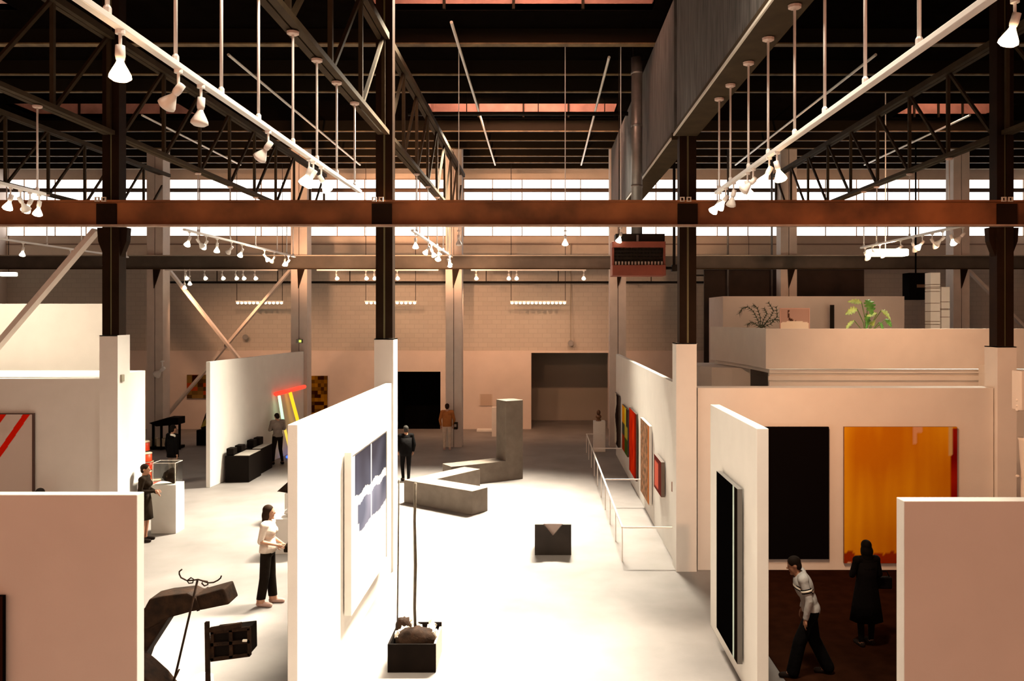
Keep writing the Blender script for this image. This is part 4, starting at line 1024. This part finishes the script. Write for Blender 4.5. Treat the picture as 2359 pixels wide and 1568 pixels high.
def person(label, loc, rz, height, pose=None, top=None, legs=None, shoes=None, hair=(.03, .018, .01), hair_len=0, skirt=None, skin=None, sleeves='long',
           head_turn=0.0, head_tilt=0.0, extra=None, wide=0.0, female=False, leg_cut=None):
    """front is local +Y; figure laid out for 1.72 m and scaled"""
    J = dict(pelvis=(0, 0, .95), waist=(0, 0, 1.08), chest=(0, .005, 1.28), neck=(0, -.005, 1.46), head=(0, .025, 1.60),
             shr=(.185, 0, 1.41), shl=(-.185, 0, 1.41), elr=(.235, -.02, 1.13), ell=(-.235, -.02, 1.13), har=(.235, .05, .88), hal=(-.235, .05, .88),
             hir=(.088, 0, .90), hil=(-.088, 0, .90), knr=(.098, .015, .50), knl=(-.098, .015, .50), anr=(.10, -.02, .085), anl=(-.10, -.02, .085), tor=(.12, .15, .035), tol=(-.12, .15, .035))
    if female:
        J['shr'] = (.165, 0, 1.40); J['shl'] = (-.165, 0, 1.40)
    if pose: J.update(pose)
    J = {k: Vector(v) for k, v in J.items()}
    prim = []; mb = MB(); fm = 1 if not female else .92

    def cap(tg, a, b, r0, r1): capsule(mb, a, b, r0, r1); prim.append((tg, lambda p, a=Vector(a), b=Vector(b), r0=r0, r1=r1: seg_dist(p, a, b, r0, r1)))

    def el(tg, c, r, rot=None):
        mb.ell(c, r, 18, 12, rot); c = Vector(c); rm = min(r)
        inv = rot.inverted() if rot else None
        prim.append((tg, lambda p: ((lambda q: (math.sqrt((q.x / r[0]) ** 2 + (q.y / r[1]) ** 2 + (q.z / r[2]) ** 2) - 1) * rm)(inv @ (p - c) if inv else p - c))))
    ls = (J['chest'] - J['pelvis']); tr = Vector((0, 0, 1)).rotation_difference(ls.normalized()).to_matrix()
    el('pelvis', J['pelvis'], (.165, .115, .13)); el('torso', J['waist'], (.14 * fm, .10, .15), tr); el('torso', J['chest'], (.178 * fm, .12, .20), tr)
    if female: el('torso', J['chest'] + tr @ Vector((.06, .085, .0)), (.06, .055, .06)); el('torso', J['chest'] + tr @ Vector((-.06, .085, .0)), (.06, .055, .06))
    cap('torso', J['shr'], J['shl'], .062, .062); cap('neck', J['neck'] - Vector((0, 0, .03)), J['head'] - Vector((0, .02, .06)), .058, .05)
    for s in 'rl':
        cap('uarm', J['sh' + s], J['el' + s], .055 * fm, .042 * fm); cap('farm', J['el' + s], J['ha' + s], .041 * fm, .029 * fm)
        cap('thigh', J['hi' + s], J['kn' + s], .088, .058 + wide); cap('shin', J['kn' + s], J['an' + s], .056 + wide, .038 + wide * 1.6)
        cap('foot', J['an' + s] - Vector((0, .03, .04)), J['to' + s], .042, .034)
        hd = (J['ha' + s] - J['el' + s]).normalized(); hr_ = Vector((0, 0, 1)).rotation_difference(hd).to_matrix()
        el('hand', J['ha' + s] + hd * .055, (.022, .040, .052), hr_)
    HR = Euler((head_tilt, 0, head_turn)).to_matrix(); hc = J['head']
    el('head', hc + HR @ Vector((0, -.012, .03)), (.074, .092, .09), HR); el('head', hc + HR @ Vector((0, .018, -.035)), (.058, .068, .085), HR)
    el('head', hc + HR @ Vector((0, .095, -.012)), (.014, .022, .024), HR); el('head', hc + HR @ Vector((0, .07, -.105)), (.028, .026, .02), HR)
    for sx in (-1, 1): el('head', hc + HR @ Vector((sx * .076, -.01, -.005)), (.012, .022, .032), HR)
    if extra: extra(el, cap, J)
    root = thing('person', label, 'person', loc, rz); k = height / 1.72; root.scale = (k, k, k)
    me = remesh(mb, 'body', .014)
    # fingers, appended to the same body mesh
    fg = MB()
    for s, sx in (('r', 1), ('l', -1)):
        hd = (J['ha' + s] - J['el' + s]).normalized(); R = Vector((0, 0, 1)).rotation_difference(hd).to_matrix(); o = J['ha' + s]
        for i, (oy, L) in enumerate(((.030, .072), (.010, .080), (-.010, .075), (-.029, .060))):
            b = o + R @ Vector((0, oy, .085)); m_ = b + R @ Vector((-sx * .008, oy * .15, L * .55)); e = m_ + R @ Vector((-sx * .022, 0, L * .45)); fg.tube([b - R @ Vector((0, 0, .02)), b, m_, e], [.009, .009, .0085, .006], 7)
        b = o + R @ Vector((0, .036, .03)); fg.tube([b, b + R @ Vector((-sx * .01, .024, .03)), b + R @ Vector((-sx * .018, .03, .065))], [.011, .010, .007], 7)
    bm = bmesh.new(); bm.from_mesh(me); nb = len(bm.faces); fm_ = fg.mesh('f', SKIN, True); bm.from_mesh(fm_); bm.to_mesh(me); bm.free()
    me.materials.clear(); me.materials.append(skin or SKIN)
    for p in me.polygons: p.use_smooth = True
    body = bpy.data.objects.new('body', me); COL.objects.link(body); body.parent = root
    # garments: shells taken from the body surface
    me.calc_loop_triangles(); tagv = []
    for v in me.vertices:
        best = min(prim, key=lambda q: q[1](v.co)); tagv.append(best[0])
    vn = [v.normal.copy() for v in me.vertices]; vc = [v.co.copy() for v in me.vertices]

    def shell(name, test, m, off):
        keep = []
        for p in me.polygons[:nb]:
            if all(test(tagv[i], vc[i]) for i in p.vertices): keep.append(p.vertices[:])
        if not keep: return
        ids = sorted({i for f_ in keep for i in f_}); mp2 = {a: b for b, a in enumerate(ids)}
        q = bpy.data.meshes.new(name); q.from_pydata([vc[i] + vn[i] * off for i in ids], [], [[mp2[i] for i in f_] for f_ in keep]); q.materials.append(m)
        for p in q.polygons: p.use_smooth = True
        ob = bpy.data.objects.new(name, q); COL.objects.link(ob); ob.parent = root
        return ob
    TOPZ = J['neck'].z - .02
    if legs: shell('trousers', lambda t, c: t in ('pelvis', 'thigh', 'shin') and c.z < J['pelvis'].z + .13 and c.z > (leg_cut or .0), legs, .008)
    if top:
        ar = {'long': ('uarm', 'farm'), 'short': ('uarm',), 'none': ()}[sleeves]
        shell('shirt', lambda t, c: t in (('torso', 'pelvis') + ar) and (t != 'pelvis' or c.z > J['pelvis'].z - .04), top, .014)
    if shoes: shell('shoe', lambda t, c: t == 'foot' or (t == 'shin' and c.z < .07), shoes, .008)
    hb = MB(); hb.ell(hc + HR @ Vector((0, -.022, .042)), (.084, .096, .088), 18, 12, HR); hb.ell(hc + HR @ Vector((0, -.055, -.01)), (.076, .055, .08), 18, 12, HR)
    if hair_len:
        hb.ell(hc + HR @ Vector((0, -.055, -.06)), (.098, .072, .115), 18, 12, HR); hb.ell(hc + HR @ Vector((0, -.07, -.09 - hair_len * .4)), (.09, .05, .06 + hair_len * .5), 18, 12, HR)
        for sx in (-1, 1): hb.ell(hc + HR @ Vector((sx * .07, -.02, -.05)), (.022, .05, .09), 12, 8, HR)
    hm = remesh(hb, 'hair', .012, 2); hm.materials.clear(); hm.materials.append(mat('hair_%d' % int(hair[0] * 1000), tuple(.6 * c for c in hair), .7, spec=.05))
    ho = bpy.data.objects.new('hair', hm); COL.objects.link(ho); ho.parent = root
    for sx in (-1, 1):
        MB().ell(hc + HR @ Vector((sx * .03, .078, .008)), (.011, .008, .007), 8, 6, HR).build('eye', mat('eye_dark', (.02, .015, .012), .2), root, True, world=False)
    MB().ell(hc + HR @ Vector((0, .078, -.062)), (.024, .010, .008), 10, 6, HR).build('lips', mat('lips', (.3, .09, .07), .5), root, True, world=False)
    if skirt:
        m, rings = skirt; q = MB(); vs_ = []; fs = []; n = 28
        for z, rx_, ry, oy in rings:
            for j in range(n):
                a = 2 * PI * j / n; fold = 1 + .035 * math.sin(a * 7) * (1 if z < .9 else .2)
                vs_.append((rx_ * fold * math.cos(a), oy + ry * fold * math.sin(a), z))
        for i in range(len(rings) - 1):
            for j in range(n): a = i * n + j; b = i * n + (j + 1) % n; fs.append((a, b, b + n, a + n))
        q.add(vs_, fs); so = q.build('coat_skirt' if rings[0][0] > 1.2 else 'skirt', m, root, True, world=False)
        sd = so.modifiers.new('thickness', 'SOLIDIFY'); sd.thickness = .012
    return root


C = lambda n, c, r=.8: mat(n, c, r, var=.12, vscale=8, spec=.05, bump=.6, bscale=11)
BLK = C('black_cloth', (.003, .0025, .0025)); DRK = C('dark_trouser_cloth', (.008, .005, .003)); WHB = C('white_blouse_cloth', (.62, .52, .44)); GRY = C('grey_cloth', (.22, .18, .15)); SHO = C('pale_shoe', (.5, .33, .28))
ORJ = C('orange_brown_jacket', (.34, .12, .035)); WHT = C('white_trouser_cloth', (.62, .5, .4)); DKS_ = C('dark_shoe', (.015, .01, .008)); GSH = C('pale_grey_shirt', (.20, .165, .14)); DKD = C('dark_brown_dress', (.014, .008, .004))


def fpt(px, py): s = (py - CY) / CAMZ; return ((px - CX) / s, FPX / s, 0)


# woman in white blouse, profile to the right
person('woman in a white blouse and dark trousers standing in profile', fpt(617, 1392), -PI / 2 - .05, 1.73,
       dict(elr=(.21, -.05, 1.14), har=(.13, .20, 1.07), ell=(-.21, -.03, 1.14), hal=(-.10, .24, 1.02), anr=(.10, -.09, .085), tor=(.12, .09, .035), knr=(.10, -.02, .50), anl=(-.11, .05, .085), tol=(-.12, .22, .035)),
       top=WHB, legs=DRK, shoes=SHO, hair=(.035, .018, .01), hair_len=.13, female=True, sleeves='short', leg_cut=.12, wide=.02,
       skirt=(WHB, [(1.16, .150, .112, 0), (1.02, .178, .132, 0), (.93, .188, .140, 0)]))
tb_ = thing('handbag', 'small dark bag in the hands of the woman in the white blouse', 'bag', (fpt(617, 1392)[0] + .36, fpt(617, 1392)[1] - .0, .93))
MB().box(-.06, .06, -.1, .1, 0, .12).build('pouch', DKD, tb_, bevel=.02, world=False)
MB().tube([(0, -.08, .11), (0, -.04, .17), (0, .04, .17), (0, .08, .11)], .008, 6).build('strap', DKD, tb_, True, world=False)

# woman in dark dress beside the return wall
person('woman in a dark belted dress standing in profile beside the glass case', fpt(333, 1246), -PI / 2 + .1, 1.72,
       dict(elr=(.22, -.02, 1.14), har=(.05, .22, 1.12), ell=(-.22, .0, 1.14), hal=(-.02, .25, 1.08)), top=DKD, legs=None, shoes=DKS_, hair=(.03, .014, .008), female=True,
       skirt=(DKD, [(1.06, .15, .115, 0), (.95, .175, .135, 0), (.75, .19, .15, 0), (.50, .20, .16, .01)]), skin=SKIND)
# man in black jacket behind the case
person('man in a black jacket and grey trousers standing behind the glass case', fpt(398, 1116), -.5, 1.78,
       dict(elr=(.24, -.06, 1.14), har=(.22, -.03, .92), ell=(-.25, -.02, 1.14), hal=(-.24, .03, .9)), top=BLK, legs=GRY, shoes=DKS_, hair=(.012, .008, .006),
       skirt=(BLK, [(1.34, .19, .13, 0), (1.1, .18, .13, 0), (.95, .19, .14, 0), (.80, .19, .145, 0)]))
tag(MB().tube([(fpt(398, 1116)[0] + .02, fpt(398, 1116)[1] - .19, 1.52), (fpt(398, 1116)[0] + .11, fpt(398, 1116)[1] - .17, 1.5), (fpt(398, 1116)[0] + .19, fpt(398, 1116)[1] - .10, 1.42)], .03, 8).build('scarf', mat('pale_scarf', (.8, .76, .68), .7), smooth=True), 'pale scarf on the shoulder of the man in black', 'scarf')
# man with bowed head at the light tubes
person('man with bowed head and folded arms in front of the coloured light tubes', (-8.98, 28.05, 0), .7, 1.76,
       dict(elr=(.25, .05, 1.15), har=(.06, .22, 1.18), ell=(-.25, .05, 1.15), hal=(-.06, .24, 1.15), head=(0, .07, 1.56), anl=(-.14, .04, .085), tol=(-.17, .2, .035), knl=(-.12, .04, .5), anr=(.13, -.08, .085), tor=(.16, .08, .035)),
       top=GSH, legs=DRK, shoes=DKS_, hair=(.02, .012, .008), head_tilt=-.5)
# man in orange jacket
pz = fpt(1030, 1036)
person('man in an orange brown jacket and white trousers seen from behind by the black doorway', pz, .1, 1.74,
       dict(elr=(.26, -.03, 1.13), har=(.24, .06, .93), ell=(-.26, -.03, 1.13), hal=(-.23, .04, .92)), top=ORJ, legs=WHT, shoes=SHO, hair=(.03, .015, .008), head_tilt=-.15,
       skirt=(ORJ, [(1.3, .19, .13, 0), (1.05, .175, .125, 0), (.88, .185, .14, 0)]))
bg_ = thing('shoulder_bag', 'dark bag at the hip of the man in the orange brown jacket', 'bag', (pz[0] + .33, pz[1], .78))
MB().box(-.07, .07, -.09, .09, 0, .26).build('pouch', DKD, bg_, bevel=.02, world=False); MB().box(-.05, .03, -.1, -.09, .1, .2).build('pocket', mat('grey_pocket', (.3, .25, .2), .6), bg_, world=False)
MB().tube([(-.05, 0, .25), (-.12, -.02, .45), (-.16, -.03, .62)], .012, 6).build('strap', DKD, bg_, True, world=False)
# man in black walking away
pz = fpt(935, 1109)
person('man in a black jacket walking behind the left centre column wrap', pz, .35, 1.70,
       dict(elr=(.25, -.05, 1.13), har=(.24, .06, .93), ell=(-.25, -.02, 1.13), hal=(-.23, .1, .95), anr=(.05, -.16, .1), tor=(.07, .0, .035), knr=(.09, .0, .5), anl=(-.06, .12, .085), tol=(-.07, .29, .035), knl=(-.09, .1, .5)),
       top=BLK, legs=BLK, shoes=DKS_, hair=(.05, .045, .04), skin=SKIND, skirt=(BLK, [(1.36, .2, .14, 0), (1.1, .21, .15, 0), (.92, .2, .15, 0), (.80, .16, .14, 0)]))
# man in striped shirt, stooping walk to the left
pz = fpt(1868, 1556)
STR = C('grey_striped_shirt', (.40, .38, .36))
ms = person('man in a pale shirt with striped sleeve walking left with lowered head', pz, PI / 2 - .15, 1.70,
       dict(waist=(0, .03, 1.08), chest=(0, .10, 1.27), neck=(0, .17, 1.44), head=(0, .235, 1.55), shr=(.19, .11, 1.40), shl=(-.19, .13, 1.40), elr=(.23, .02, 1.14), har=(.21, .08, .90), ell=(-.24, .06, 1.13), hal=(-.2, .10, .88),
            anr=(.10, -.25, .10), knr=(.10, -.05, .5), tor=(.11, -.09, .04), anl=(-.10, .26, .085), knl=(-.10, .17, .5), tol=(-.11, .42, .035)),
       top=STR, legs=BLK, shoes=DKS_, hair=(.015, .009, .006), head_tilt=-.35, wide=.028, skin=SKIND)
for za, zb_, m in ((.42, .62, BLK), (.47, .56, mat('white_stripe', (.8, .72, .6), .7))):
    for sd, e, s in (('l', (-.24, .06, 1.13), (-.19, .13, 1.40)),):
        e = Vector(e); s = Vector(s); MB().tube([s.lerp(e, za), s.lerp(e, zb_)], (.0745 if m is BLK else .0775), 14).build('sleeve_stripe', m, ms, True, world=False)
    q = MB(); n = 22; vs_ = []
    for zz_, off in ((1.275 - (za - .43) * .3, 0), (1.275 - (zb_ - .43) * .3, 0)):
        for j in range(n):
            a = 2 * PI * j / n; rr = .0 if m is BLK else .003
            vs_.append(((.196 + rr) * math.cos(a), .10 + (.139 + rr) * math.sin(a), zz_ + .03 * math.sin(a)))
    q.add(vs_, [(j, (j + 1) % n, (j + 1) % n + n, j + n) for j in range(n)]); q.build('chest_stripe', m, ms, True, world=False)
# woman in black coat from behind
pz = fpt(1996, 1486)
person('woman with long hair in a long black coat looking at the ochre painting', pz, .15, 1.60,
       dict(elr=(.23, .0, 1.16), har=(.19, .15, 1.0), ell=(-.24, .02, 1.16), hal=(-.12, .2, 1.12), anr=(.10, .03, .085), anl=(-.11, -.04, .085), tol=(-.12, .13, .035), tor=(.12, .2, .035)),
       top=BLK, legs=BLK, shoes=DKS_, hair=(.006, .005, .004), hair_len=.18, female=True, skin=SKIND,
       skirt=(BLK, [(1.38, .185, .125, 0), (1.1, .165, .13, 0), (.95, .19, .15, 0), (.7, .23, .18, 0), (.42, .27, .21, 0)]))
hb_ = thing('handbag', 'black handbag at the elbow of the woman in the black coat', 'bag', (pz[0] + .30, pz[1] + .12, .83))
MB().box(-.12, .13, -.05, .05, 0, .18).build('pouch', BLK, hb_, bevel=.02, world=False); MB().tube([(-.1, 0, .17), (-.06, 0, .26), (.06, 0, .26), (.1, 0, .17)], .01, 6).build('strap', BLK, hb_, True, world=False)
# visitor behind the left foreground wall: only the crown of the head shows
person('dark haired visitor mostly hidden behind the left foreground wall', (X_(92, 15.7), 15.7, 0), .2, 1.74, top=GSH, legs=DRK, shoes=DKS_, hair=(.015, .01, .008))
